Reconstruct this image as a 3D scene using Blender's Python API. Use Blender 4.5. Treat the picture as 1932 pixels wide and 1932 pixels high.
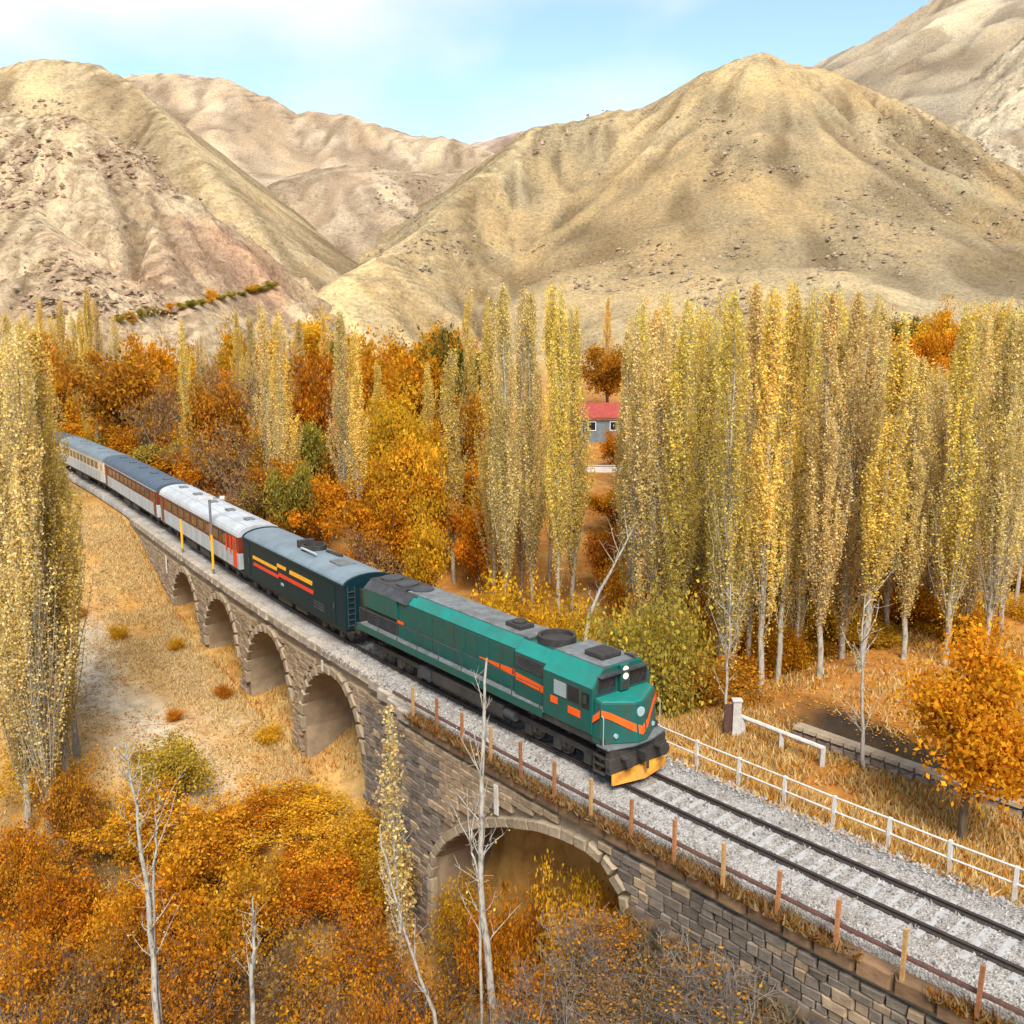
import bpy, math, random
import numpy as np
from mathutils import Vector, Matrix

for _o in list(bpy.data.objects):
    bpy.data.objects.remove(_o, do_unlink=True)
SC = bpy.context.scene
COL = SC.collection
R = math.radians

# ------------------------------------------------------------------ camera, sky, sun, exposure
CAM_H, PITCH, FPX = 16.1, R(10.6), 1800.0 / 1932.0
cd = bpy.data.cameras.new('camera')
cd.sensor_width = 36.0
cd.lens = 36.0 * FPX
cd.clip_start, cd.clip_end = 0.5, 20000
cam = bpy.data.objects.new('camera', cd)
COL.objects.link(cam)
cam.location = (0, 0, CAM_H)
cam.rotation_euler = (R(90) - PITCH, 0, 0)
SC.camera = cam

SUN_EL, SUN_AZ = R(50), R(172)            # azimuth clockwise from +Y
world = bpy.data.worlds.new('World')
SC.world = world
world.use_nodes = True
wn, wl = world.node_tree.nodes, world.node_tree.links
wn.clear()
wo = wn.new('ShaderNodeOutputWorld')
bg = wn.new('ShaderNodeBackground')
bg.inputs['Strength'].default_value = 0.085
sky = wn.new('ShaderNodeTexSky')
sky.sky_type = 'NISHITA'
sky.sun_disc = False
sky.sun_elevation = SUN_EL
sky.sun_rotation = SUN_AZ
sky.air_density, sky.dust_density, sky.ozone_density = 1.15, 0.3, 3.0
tc = wn.new('ShaderNodeTexCoord')
mp = wn.new('ShaderNodeMapping')
mp.inputs['Scale'].default_value = (1.3, 1.3, 2.6)
mp.inputs['Location'].default_value = (0.35, 0.2, 0.1)
cn = wn.new('ShaderNodeTexNoise')
cn.inputs['Scale'].default_value = 1.7
cn.inputs['Detail'].default_value = 5.0
cn.inputs['Roughness'].default_value = 0.45
cr = wn.new('ShaderNodeValToRGB')
cr.color_ramp.elements[0].position = 0.44
cr.color_ramp.elements[0].color = (0.05, 0.05, 0.05, 1)
cr.color_ramp.elements[1].position = 0.58
cr.color_ramp.elements[1].color = (0.95, 0.95, 0.95, 1)
mx = wn.new('ShaderNodeMix')
mx.data_type = 'RGBA'
wl.new(tc.outputs['Generated'], mp.inputs['Vector'])
wl.new(mp.outputs['Vector'], cn.inputs['Vector'])
wl.new(cn.outputs['Fac'], cr.inputs['Fac'])
wl.new(cr.outputs['Color'], mx.inputs['Factor'])
wl.new(sky.outputs['Color'], mx.inputs['A'])
mx.inputs['B'].default_value = (4.3, 4.5, 4.6, 1)
wl.new(mx.outputs['Result'], bg.inputs['Color'])
wl.new(bg.outputs['Background'], wo.inputs['Surface'])

sd = bpy.data.lights.new('sun', 'SUN')
sd.energy = 2.3
sd.angle = R(26)
sd.color = (1.0, 0.95, 0.86)
sun = bpy.data.objects.new('sun', sd)
COL.objects.link(sun)
_sv = Vector((math.sin(SUN_AZ) * math.cos(SUN_EL), math.cos(SUN_AZ) * math.cos(SUN_EL), math.sin(SUN_EL)))
sun.rotation_euler = (-_sv).to_track_quat('-Z', 'Y').to_euler()

SC.view_settings.view_transform = 'Standard'
SC.view_settings.look = 'None'
SC.view_settings.exposure = 1.52
SC.view_settings.gamma = 1.0
SC.view_settings.use_curve_mapping = False
SC.render.engine = 'CYCLES'
cy = SC.cycles
cy.use_denoising = True
cy.max_bounces = 6
cy.diffuse_bounces = 3
cy.glossy_bounces = 2
cy.transmission_bounces = 3
cy.transparent_max_bounces = 4
cy.caustics_reflective = False
cy.caustics_refractive = False
cy.use_adaptive_sampling = True
cy.adaptive_threshold = 0.015

# ------------------------------------------------------------------ materials
def newmat(name):
    m = bpy.data.materials.new(name)
    m.use_nodes = True
    nt = m.node_tree
    return m, nt.nodes, nt.links, nt.nodes['Principled BSDF']

def setin(node, name, v):
    if name in node.inputs:
        node.inputs[name].default_value = v

def ramp(N, stops, interp='LINEAR'):
    r = N.new('ShaderNodeValToRGB')
    cr_ = r.color_ramp
    cr_.interpolation = interp
    while len(cr_.elements) < len(stops):
        cr_.elements.new(0.5)
    for e, (p, c) in zip(cr_.elements, stops):
        e.position = p
        e.color = (*c, 1) if len(c) == 3 else c
    return r

def noise(N, L, scale, detail=4, rough=0.55, vec=None, dist=0.0):
    n = N.new('ShaderNodeTexNoise')
    n.inputs['Scale'].default_value = scale
    n.inputs['Detail'].default_value = detail
    n.inputs['Roughness'].default_value = rough
    n.inputs['Distortion'].default_value = dist
    if vec is not None:
        L.new(vec, n.inputs['Vector'])
    return n

def mixc(N, L, fac, a, b, mode='MIX'):
    m = N.new('ShaderNodeMix')
    m.data_type = 'RGBA'
    m.blend_type = mode
    for nm, v in (('Factor', fac), ('A', a), ('B', b)):
        if hasattr(v, 'links') or isinstance(v, bpy.types.NodeSocket):
            L.new(v, m.inputs[nm])
        elif nm == 'Factor':
            m.inputs[nm].default_value = v
        else:
            m.inputs[nm].default_value = (*v, 1)
    return m.outputs['Result']

def bump(N, L, h, strength, dist, bsdf):
    b = N.new('ShaderNodeBump')
    b.inputs['Strength'].default_value = strength
    b.inputs['Distance'].default_value = dist
    L.new(h, b.inputs['Height'])
    L.new(b.outputs['Normal'], bsdf.inputs['Normal'])
    return b

def M_plain(name, c1, c2=None, rough=0.6, scale=6.0, metallic=0.0, bumps=0.0, spec=0.4, vrand=0.0, dirt=None, streak=False):
    """two-tone noise colour, optional per-object value jitter and dirt colour"""
    m, N, L, b = newmat(name)
    c2 = c2 or tuple(x * 0.75 for x in c1)
    t = N.new('ShaderNodeTexCoord')
    n = noise(N, L, scale, 5, 0.6, t.outputs['Object'])
    r = ramp(N, [(0.35, c1), (0.68, c2)])
    L.new(n.outputs['Fac'], r.inputs['Fac'])
    out = r.outputs['Color']
    if dirt:
        dv = t.outputs['Object']
        if streak:
            mpd = N.new('ShaderNodeMapping')
            mpd.inputs['Scale'].default_value = (5, 5, 0.9)
            L.new(dv, mpd.inputs['Vector'])
            dv = mpd.outputs['Vector']
        n2 = noise(N, L, scale * 0.35, 6, 0.65, dv)
        r2 = ramp(N, [(0.44, (0, 0, 0)), (0.68, (0.8, 0.8, 0.8))])
        L.new(n2.outputs['Fac'], r2.inputs['Fac'])
        out = mixc(N, L, r2.outputs['Color'], out, dirt)
    if vrand:
        oi = N.new('ShaderNodeObjectInfo')
        mr = N.new('ShaderNodeMapRange')
        mr.inputs['To Min'].default_value = 1 - vrand
        mr.inputs['To Max'].default_value = 1 + vrand
        L.new(oi.outputs['Random'], mr.inputs['Value'])
        hs = N.new('ShaderNodeHueSaturation')
        L.new(mr.outputs['Result'], hs.inputs['Value'])
        L.new(out, hs.inputs['Color'])
        out = hs.outputs['Color']
    L.new(out, b.inputs['Base Color'])
    setin(b, 'Roughness', rough)
    setin(b, 'Metallic', metallic)
    setin(b, 'Specular IOR Level', spec)
    if bumps:
        n3 = noise(N, L, scale * 3, 4, 0.6, t.outputs['Object'])
        bump(N, L, n3.outputs['Fac'], bumps, 0.03, b)
    return m

def M_leaf(name, trans=0.35, vj=0.22, hj=0.02):
    m, N, L, b = newmat(name)
    out = N['Material Output']
    N.remove(b)
    a = N.new('ShaderNodeAttribute')
    a.attribute_name = 'col'
    oi = N.new('ShaderNodeObjectInfo')
    hs = N.new('ShaderNodeHueSaturation')
    m1 = N.new('ShaderNodeMapRange')
    m1.inputs['To Min'].default_value, m1.inputs['To Max'].default_value = 1 - vj, 1 + vj
    m2 = N.new('ShaderNodeMapRange')
    m2.inputs['To Min'].default_value, m2.inputs['To Max'].default_value = 0.5 - hj, 0.5 + hj
    L.new(oi.outputs['Random'], m1.inputs['Value'])
    ml = N.new('ShaderNodeMath')
    ml.operation = 'MULTIPLY'
    ml.inputs[1].default_value = 7.31
    fr = N.new('ShaderNodeMath')
    fr.operation = 'FRACT'
    L.new(oi.outputs['Random'], ml.inputs[0])
    L.new(ml.outputs[0], fr.inputs[0])
    L.new(fr.outputs[0], m2.inputs['Value'])
    L.new(m1.outputs['Result'], hs.inputs['Value'])
    L.new(m2.outputs['Result'], hs.inputs['Hue'])
    L.new(a.outputs['Color'], hs.inputs['Color'])
    d = N.new('ShaderNodeBsdfDiffuse')
    t = N.new('ShaderNodeBsdfTranslucent')
    L.new(hs.outputs['Color'], d.inputs['Color'])
    L.new(hs.outputs['Color'], t.inputs['Color'])
    ms = N.new('ShaderNodeMixShader')
    ms.inputs['Fac'].default_value = trans
    L.new(d.outputs['BSDF'], ms.inputs[1])
    L.new(t.outputs['BSDF'], ms.inputs[2])
    L.new(ms.outputs['Shader'], out.inputs['Surface'])
    return m

def M_bark(name, c1, c2):
    m, N, L, b = newmat(name)
    t = N.new('ShaderNodeTexCoord')
    mpn = N.new('ShaderNodeMapping')
    mpn.inputs['Scale'].default_value = (6, 6, 1.6)
    L.new(t.outputs['Object'], mpn.inputs['Vector'])
    n = noise(N, L, 1.6, 6, 0.7, mpn.outputs['Vector'])
    r = ramp(N, [(0.36, c2), (0.52, c1), (0.75, tuple(min(1, x * 1.2) for x in c1))])
    L.new(n.outputs['Fac'], r.inputs['Fac'])
    L.new(r.outputs['Color'], b.inputs['Base Color'])
    setin(b, 'Roughness', 0.9)
    setin(b, 'Specular IOR Level', 0.15)
    bump(N, L, n.outputs['Fac'], 0.5, 0.03, b)
    return m

def M_attr(name, rough=0.9, scale=2.0, amt=0.35, bumps=0.5, bdist=0.08):
    """vertex colour (the surface's own colour) broken up by noise"""
    m, N, L, b = newmat(name)
    a = N.new('ShaderNodeAttribute')
    a.attribute_name = 'col'
    t = N.new('ShaderNodeTexCoord')
    n = noise(N, L, scale, 8, 0.68, t.outputs['Object'])
    r = ramp(N, [(0.3, (1 - amt,) * 3), (0.7, (1 + amt,) * 3)])
    L.new(n.outputs['Fac'], r.inputs['Fac'])
    c = mixc(N, L, 1.0, a.outputs['Color'], r.outputs['Color'], 'MULTIPLY')
    L.new(c, b.inputs['Base Color'])
    setin(b, 'Roughness', rough)
    setin(b, 'Specular IOR Level', 0.12)
    bump(N, L, n.outputs['Fac'], bumps, bdist, b)
    return m

def M_hill(name, cols, gy=1.0, rockcol=(0.22, 0.165, 0.11), rockamt=0.5, scrub=0.6):
    """dry hillside: broad colour patches, downslope streaks, rock and dark scrub specks"""
    m, N, L, b = newmat(name)
    t = N.new('ShaderNodeTexCoord')
    P = t.outputs['Object']
    n1 = noise(N, L, 0.012, 6, 0.6, P, 0.6)
    st = [(0.30 + 0.4 * i / (len(cols) - 1), c) for i, c in enumerate(cols)]
    r1 = ramp(N, st)
    L.new(n1.outputs['Fac'], r1.inputs['Fac'])
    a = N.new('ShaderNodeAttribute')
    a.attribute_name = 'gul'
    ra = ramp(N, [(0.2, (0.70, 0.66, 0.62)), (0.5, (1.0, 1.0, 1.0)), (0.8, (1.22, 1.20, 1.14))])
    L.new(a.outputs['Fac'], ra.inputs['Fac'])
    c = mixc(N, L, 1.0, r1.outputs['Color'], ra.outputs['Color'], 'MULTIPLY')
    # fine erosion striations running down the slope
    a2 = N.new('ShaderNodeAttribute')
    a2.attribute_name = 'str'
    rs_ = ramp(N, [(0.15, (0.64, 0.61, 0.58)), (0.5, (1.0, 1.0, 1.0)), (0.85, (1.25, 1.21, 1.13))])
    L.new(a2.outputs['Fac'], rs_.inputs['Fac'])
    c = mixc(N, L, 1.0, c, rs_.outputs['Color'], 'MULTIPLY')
    n2 = noise(N, L, 0.11, 8, 0.72, P, 0.3)
    r2 = ramp(N, [(0.54, (0, 0, 0)), (0.68, (rockamt,) * 3)])
    L.new(n2.outputs['Fac'], r2.inputs['Fac'])
    c = mixc(N, L, r2.outputs['Color'], c, rockcol)
    n3 = noise(N, L, 0.6, 6, 0.75, P)
    r3 = ramp(N, [(0.28, (0.78,) * 3), (0.72, (1.2,) * 3)])
    L.new(n3.outputs['Fac'], r3.inputs['Fac'])
    c = mixc(N, L, 1.0, c, r3.outputs['Color'], 'MULTIPLY')
    n6 = noise(N, L, 0.9, 10, 0.82, P, 0.2)
    r6 = ramp(N, [(0.40, (0.66, 0.63, 0.60)), (0.50, (1.0, 1.0, 1.0)), (0.60, (1.22, 1.2, 1.16))])
    L.new(n6.outputs['Fac'], r6.inputs['Fac'])
    c = mixc(N, L, 1.0, c, r6.outputs['Color'], 'MULTIPLY')
    n7 = noise(N, L, 0.022, 7, 0.66, P, 0.8)
    r7 = ramp(N, [(0.58, (0, 0, 0)), (0.66, (0.55, 0.55, 0.55))])
    L.new(n7.outputs['Fac'], r7.inputs['Fac'])
    c = mixc(N, L, r7.outputs['Color'], c, tuple(x * y for x, y in zip(cols[0], (0.72, 0.60, 0.52))))
    v = N.new('ShaderNodeTexVoronoi')
    v.inputs['Scale'].default_value = 0.28
    L.new(P, v.inputs['Vector'])
    r4 = ramp(N, [(0.07, (scrub,) * 3), (0.17, (0, 0, 0))])
    L.new(v.outputs['Distance'], r4.inputs['Fac'])
    n5 = noise(N, L, 0.03, 3, 0.5, P)
    r5 = ramp(N, [(0.45, (0, 0, 0)), (0.62, (1, 1, 1))])
    L.new(n5.outputs['Fac'], r5.inputs['Fac'])
    f = mixc(N, L, 1.0, r4.outputs['Color'], r5.outputs['Color'], 'MULTIPLY')
    c = mixc(N, L, f, c, (0.16, 0.13, 0.07))
    L.new(c, b.inputs['Base Color'])
    setin(b, 'Roughness', 0.95)
    setin(b, 'Specular IOR Level', 0.08)
    ad = N.new('ShaderNodeMath')
    ad.operation = 'ADD'
    sc_ = N.new('ShaderNodeMath')
    sc_.operation = 'MULTIPLY'
    sc_.inputs[1].default_value = 0.45
    L.new(n3.outputs['Fac'], sc_.inputs[0])
    L.new(n2.outputs['Fac'], ad.inputs[0])
    L.new(sc_.outputs[0], ad.inputs[1])
    bump(N, L, ad.outputs[0], 0.9, 3.2, b)
    return m

def M_ballast(name):
    m, N, L, b = newmat(name)
    t = N.new('ShaderNodeTexCoord')
    v = N.new('ShaderNodeTexVoronoi')
    v.inputs['Scale'].default_value = 14.0
    L.new(t.outputs['Object'], v.inputs['Vector'])
    r = ramp(N, [(0.0, (0.23, 0.205, 0.18)), (0.5, (0.35, 0.325, 0.295)), (1.0, (0.46, 0.435, 0.40))])
    L.new(v.outputs['Color'], r.inputs['Fac'])
    n = noise(N, L, 0.7, 5, 0.6, t.outputs['Object'])
    r2 = ramp(N, [(0.33, (0.70, 0.63, 0.55)), (0.6, (1.05, 1.04, 1.03))])
    L.new(n.outputs['Fac'], r2.inputs['Fac'])
    c = mixc(N, L, 1.0, r.outputs['Color'], r2.outputs['Color'], 'MULTIPLY')
    L.new(c, b.inputs['Base Color'])
    setin(b, 'Roughness', 0.95)
    setin(b, 'Specular IOR Level', 0.15)
    bump(N, L, v.outputs['Distance'], 0.9, 0.06, b)
    return m

MAT = {}
MAT['ground'] = M_attr('dry_ground', scale=1.4, amt=0.32, bumps=0.7, bdist=0.15)
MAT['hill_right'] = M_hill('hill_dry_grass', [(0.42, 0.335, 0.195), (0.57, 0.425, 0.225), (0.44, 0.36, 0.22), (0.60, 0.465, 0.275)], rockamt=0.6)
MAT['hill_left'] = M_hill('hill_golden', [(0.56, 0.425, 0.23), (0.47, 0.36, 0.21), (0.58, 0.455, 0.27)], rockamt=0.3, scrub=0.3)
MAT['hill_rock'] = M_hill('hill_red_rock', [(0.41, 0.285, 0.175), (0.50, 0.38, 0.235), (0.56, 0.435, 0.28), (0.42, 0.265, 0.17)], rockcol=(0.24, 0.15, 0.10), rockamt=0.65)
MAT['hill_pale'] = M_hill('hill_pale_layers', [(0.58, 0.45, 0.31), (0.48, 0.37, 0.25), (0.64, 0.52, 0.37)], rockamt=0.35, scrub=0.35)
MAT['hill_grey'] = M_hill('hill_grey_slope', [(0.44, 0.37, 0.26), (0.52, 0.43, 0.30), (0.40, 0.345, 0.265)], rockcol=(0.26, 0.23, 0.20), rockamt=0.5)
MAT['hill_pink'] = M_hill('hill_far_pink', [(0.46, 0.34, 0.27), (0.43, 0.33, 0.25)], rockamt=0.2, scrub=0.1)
MAT['leaf'] = M_leaf('leaf_autumn', 0.5, 0.14, 0.008)
MAT['grass'] = M_leaf('dry_grass_blades', 0.3, 0.0, 0.0)
MAT['bark_pale'] = M_bark('bark_pale_poplar', (0.36, 0.32, 0.25), (0.16, 0.13, 0.10))
MAT['bark_dark'] = M_bark('bark_brown', (0.16, 0.11, 0.07), (0.07, 0.05, 0.035))
MAT['bark_white'] = M_bark('bark_whitish', (0.40, 0.36, 0.30), (0.17, 0.14, 0.11))
MAT['twig_grey'] = M_bark('twigs_grey', (0.23, 0.185, 0.145), (0.11, 0.085, 0.065))
MAT['stone'] = M_plain('viaduct_stone', (0.37, 0.265, 0.165), (0.28, 0.20, 0.125), 0.92, 2.2, bumps=0.8, spec=0.15, vrand=0.16, dirt=(0.21, 0.15, 0.09))
MAT['stone_pale'] = M_plain('arch_stone', (0.32, 0.245, 0.16), (0.24, 0.18, 0.12), 0.92, 2.5, bumps=0.7, spec=0.15, vrand=0.15)
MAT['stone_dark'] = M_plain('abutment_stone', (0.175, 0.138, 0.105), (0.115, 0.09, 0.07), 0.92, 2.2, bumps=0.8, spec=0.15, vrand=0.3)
MAT['coping'] = M_plain('coping_stone', (0.20, 0.115, 0.06), (0.13, 0.075, 0.04), 0.92, 2.0, bumps=0.7, spec=0.15, vrand=0.2)
MAT['coping_pale'] = M_plain('coping_stone_pale', (0.40, 0.34, 0.27), (0.30, 0.25, 0.195), 0.92, 2.0, bumps=0.7, spec=0.15, vrand=0.15, dirt=(0.24, 0.18, 0.12))
MAT['mortar'] = M_plain('viaduct_core', (0.30, 0.22, 0.14), (0.21, 0.155, 0.10), 0.95, 1.5, bumps=0.8, spec=0.1)
MAT['lime'] = M_plain('lime_stain', (0.60, 0.56, 0.50), (0.46, 0.41, 0.34), 0.9, 4.0, bumps=0.4)
MAT['ballast'] = M_ballast('ballast_grey')
MAT['ballast_stone'] = M_plain('ballast_stone', (0.52, 0.50, 0.48), (0.34, 0.32, 0.30), 0.95, 3.0, spec=0.15)
MAT['rail'] = M_plain('rail_rusty', (0.060, 0.042, 0.033), (0.035, 0.026, 0.022), 0.6, 9.0, metallic=0.3)
MAT['sleeper'] = M_plain('sleeper_concrete', (0.40, 0.38, 0.355), (0.28, 0.265, 0.245), 0.9, 3.0, bumps=0.3)
MAT['rust'] = M_plain('post_rust', (0.38, 0.15, 0.05), (0.24, 0.09, 0.035), 0.8, 7.0, bumps=0.4, vrand=0.2)
MAT['rust_pale'] = M_plain('post_ochre', (0.46, 0.27, 0.09), (0.34, 0.17, 0.06), 0.8, 7.0, bumps=0.4)
MAT['rust_dark'] = M_plain('rail_bar_rust', (0.11, 0.045, 0.03), (0.06, 0.03, 0.022), 0.8, 7.0, bumps=0.4)
MAT['white_paint'] = M_plain('white_fence_paint', (0.60, 0.59, 0.56), (0.46, 0.44, 0.40), 0.6, 8.0, dirt=(0.42, 0.33, 0.24))
MAT['concrete'] = M_plain('concrete_grey', (0.50, 0.47, 0.43), (0.36, 0.33, 0.29), 0.9, 4.0, bumps=0.4)
MAT['wallstone'] = M_plain('low_wall_stone', (0.40, 0.31, 0.24), (0.26, 0.19, 0.14), 0.9, 3.0, bumps=0.7)
MAT['green'] = M_plain('loco_green', (0.003, 0.090, 0.072), (0.003, 0.074, 0.060), 0.38, 1.6, spec=0.5, dirt=(0.034, 0.058, 0.042), streak=True)
MAT['green_highlight'] = M_plain('loco_green_highlight', (0.007, 0.20, 0.155), (0.006, 0.16, 0.125), 0.34, 1.6, spec=0.5, dirt=(0.03, 0.11, 0.085))  # lighter copy of the body green: painted highlight for chamfers and nose top
MAT['navy'] = M_plain('van_navy', (0.002, 0.018, 0.024), (0.002, 0.022, 0.027), 0.55, 1.4, spec=0.2, dirt=(0.004, 0.018, 0.021), streak=True)
MAT['orange'] = M_plain('loco_orange', (0.80, 0.11, 0.010), (0.72, 0.085, 0.008), 0.42, 3.0)
MAT['yellow'] = M_plain('stripe_yellow', (0.85, 0.42, 0.015), (0.75, 0.35, 0.012), 0.45, 3.0)
MAT['red'] = M_plain('stripe_red', (0.72, 0.035, 0.012), (0.62, 0.03, 0.01), 0.45, 3.0)
MAT['plough'] = M_plain('plough_yellow', (0.72, 0.30, 0.02), (0.55, 0.20, 0.015), 0.6, 4.0, dirt=(0.20, 0.11, 0.04))
MAT['black'] = M_plain('underframe_black', (0.020, 0.019, 0.018), (0.040, 0.034, 0.028), 0.7, 3.0, dirt=(0.060, 0.048, 0.036))
MAT['darkgrey'] = M_plain('dark_grey_panel', (0.040, 0.045, 0.050), (0.026, 0.028, 0.032), 0.6, 4.0, dirt=(0.07, 0.065, 0.055))
MAT['grey'] = M_plain('walkway_grey', (0.17, 0.18, 0.18), (0.11, 0.115, 0.11), 0.7, 4.0, dirt=(0.08, 0.075, 0.065))
MAT['roof_pale'] = M_plain('van_roof', (0.17, 0.215, 0.235), (0.12, 0.155, 0.175), 0.5, 1.2, dirt=(0.11, 0.13, 0.14))
MAT['coach_white'] = M_plain('coach_roof_white', (0.44, 0.45, 0.455), (0.34, 0.36, 0.37), 0.5, 1.2, dirt=(0.27, 0.26, 0.25))
MAT['coach_low'] = M_plain('coach_pale_blue', (0.40, 0.46, 0.50), (0.33, 0.39, 0.43), 0.45, 1.5, dirt=(0.24, 0.23, 0.21), streak=True)
MAT['maroon'] = M_plain('coach_maroon', (0.17, 0.028, 0.014), (0.12, 0.022, 0.012), 0.4, 2.0)
MAT['roof_blue'] = M_plain('coach_roof_blue', (0.060, 0.092, 0.125), (0.045, 0.070, 0.098), 0.6, 1.2, dirt=(0.09, 0.10, 0.11))
MAT['beige'] = M_plain('coach_beige', (0.60, 0.51, 0.36), (0.50, 0.42, 0.30), 0.5, 2.0)
MAT['glass'] = M_plain('dark_glass', (0.012, 0.015, 0.018), (0.02, 0.024, 0.028), 0.08, 1.0, spec=0.8)
MAT['steel'] = M_plain('wheel_steel', (0.16, 0.14, 0.12), (0.08, 0.07, 0.06), 0.5, 5.0, metallic=0.5)
MAT['silver'] = M_plain('emblem_silver', (0.33, 0.42, 0.42), (0.22, 0.34, 0.34), 0.4, 5.0)
MAT['roof_red'] = M_plain('roof_red_sheet', (0.34, 0.05, 0.03), (0.22, 0.035, 0.022), 0.6, 2.0)
MAT['wall_blue'] = M_plain('house_wall', (0.15, 0.18, 0.19), (0.10, 0.12, 0.13), 0.8, 1.5)
MAT['wall_white'] = M_plain('house_whitewash', (0.70, 0.69, 0.66), (0.60, 0.58, 0.54), 0.8, 1.5)
MAT['roof_grey'] = M_plain('roof_zinc', (0.30, 0.36, 0.36), (0.22, 0.26, 0.26), 0.5, 1.0)
_m, _N, _L, _b = newmat('headlamp_lens')
setin(_b, 'Base Color', (0.55, 0.45, 0.32, 1))
setin(_b, 'Emission Color', (1.0, 0.86, 0.62, 1))
setin(_b, 'Emission Strength', 0.35)
MAT['lamp'] = _m
_m, _N, _L, _b = newmat('stream_water')
setin(_b, 'Base Color', (0.020, 0.026, 0.024, 1))
setin(_b, 'Roughness', 0.12)
_t = _N.new('ShaderNodeTexCoord')
_n = noise(_N, _L, 3.0, 4, 0.6, _t.outputs['Object'])
bump(_N, _L, _n.outputs['Fac'], 0.3, 0.05, _b)
MAT['water'] = _m

# ------------------------------------------------------------------ mesh helpers
def link(o, parent=None):
    COL.objects.link(o)
    if parent is not None:
        o.parent = parent
    return o

def tag(o, label=None, cat=None, group=None, kind=None):
    for k, v in (('label', label), ('category', cat), ('group', group), ('kind', kind)):
        if v:
            o[k] = v
    return o

def empty(name, loc=(0, 0, 0), rz=0.0):
    o = bpy.data.objects.new(name, None)
    o.empty_display_size = 0.3
    o.location = loc
    o.rotation_euler = (0, 0, rz)
    return link(o)

class MB:
    def __init__(s):
        s.v, s.f = [], []
    def add(s, vs, fs):
        k = len(s.v)
        s.v += [tuple(map(float, q)) for q in vs]
        s.f += [tuple(i + k for i in q) for q in fs]
        return s
    def box(s, x0, x1, y0, y1, z0, z1):
        return s.add([(x0, y0, z0), (x1, y0, z0), (x1, y1, z0), (x0, y1, z0), (x0, y0, z1), (x1, y0, z1), (x1, y1, z1), (x0, y1, z1)],
                     [(3, 2, 1, 0), (4, 5, 6, 7), (0, 1, 5, 4), (1, 2, 6, 5), (2, 3, 7, 6), (3, 0, 4, 7)])
    def prism(s, prof, x0, x1):
        """profile of (y,z) extruded along x"""
        n = len(prof)
        vs = [(x0, y, z) for y, z in prof] + [(x1, y, z) for y, z in prof]
        fs = [(i, (i + 1) % n, n + (i + 1) % n, n + i) for i in range(n)]
        return s.add(vs, fs + [tuple(range(n - 1, -1, -1)), tuple(range(n, 2 * n))])
    def loft(s, a, b):
        n = len(a)
        fs = [(i, (i + 1) % n, n + (i + 1) % n, n + i) for i in range(n)]
        return s.add(list(a) + list(b), fs + [tuple(range(n - 1, -1, -1)), tuple(range(n, 2 * n))])
    def tube(s, p, r, n=6, caps=True):
        """p list of points, r list of radii"""
        p = [Vector(q) for q in p]
        if not isinstance(r, (list, tuple)):
            r = [r] * len(p)
        rings = []
        for i, q in enumerate(p):
            d = (p[min(i + 1, len(p) - 1)] - p[max(i - 1, 0)]).normalized()
            a = d.cross(Vector((0.31, 0.95, 0.02))).normalized() if abs(d.z) > 0.6 else d.cross(Vector((0, 0, 1))).normalized()
            b = d.cross(a)
            rings.append([q + (a * math.cos(2 * math.pi * k / n) + b * math.sin(2 * math.pi * k / n)) * r[i] for k in range(n)])
        vs = [q for g in rings for q in g]
        fs = []
        for i in range(len(p) - 1):
            for k in range(n):
                fs.append((i * n + k, i * n + (k + 1) % n, (i + 1) * n + (k + 1) % n, (i + 1) * n + k))
        if caps:
            fs += [tuple(range(n - 1, -1, -1)), tuple(range((len(p) - 1) * n, len(p) * n))]
        return s.add(vs, fs)
    def mesh(s, name, mat, smooth=False):
        me = bpy.data.meshes.new(name)
        me.from_pydata(s.v, [], s.f)
        me.materials.append(mat)
        if smooth:
            me.polygons.foreach_set('use_smooth', [True] * len(me.polygons))
        me.update()
        return me
    def build(s, name, mat, parent=None, smooth=False, bevel=0.0):
        o = bpy.data.objects.new(name, s.mesh(name, MAT[mat] if isinstance(mat, str) else mat, smooth))
        if bevel:
            m = o.modifiers.new('bevel', 'BEVEL')
            m.width = bevel
            m.segments = 2
            m.limit_method = 'ANGLE'
        return link(o, parent)

def np_mesh(name, V, F, mat, col=None, smooth=False, attr=None, attr2=None):
    """numpy verts (n,3), faces (m,k) of equal size, optional vertex colours"""
    me = bpy.data.meshes.new(name)
    V = np.asarray(V, np.float32)
    F = np.asarray(F, np.int32)
    k = F.shape[1]
    me.vertices.add(len(V))
    me.vertices.foreach_set('co', V.ravel())
    me.loops.add(F.size)
    me.loops.foreach_set('vertex_index', F.ravel())
    me.polygons.add(len(F))
    me.polygons.foreach_set('loop_start', np.arange(0, F.size, k, dtype=np.int32))
    me.polygons.foreach_set('loop_total', np.full(len(F), k, np.int32))
    if smooth:
        me.polygons.foreach_set('use_smooth', np.ones(len(F), bool))
    if col is not None:
        a = me.color_attributes.new('col', 'FLOAT_COLOR', 'POINT')
        c4 = np.ones((len(V), 4), np.float32)
        c4[:, :3] = col
        a.data.foreach_set('color', c4.ravel())
    if attr is not None:
        a = me.attributes.new('gul', 'FLOAT', 'POINT')
        a.data.foreach_set('value', np.asarray(attr, np.float32))
    if attr2 is not None:
        a = me.attributes.new('str', 'FLOAT', 'POINT')
        a.data.foreach_set('value', np.asarray(attr2, np.float32))
    me.materials.append(mat)
    me.update(calc_edges=True)
    return me

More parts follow.
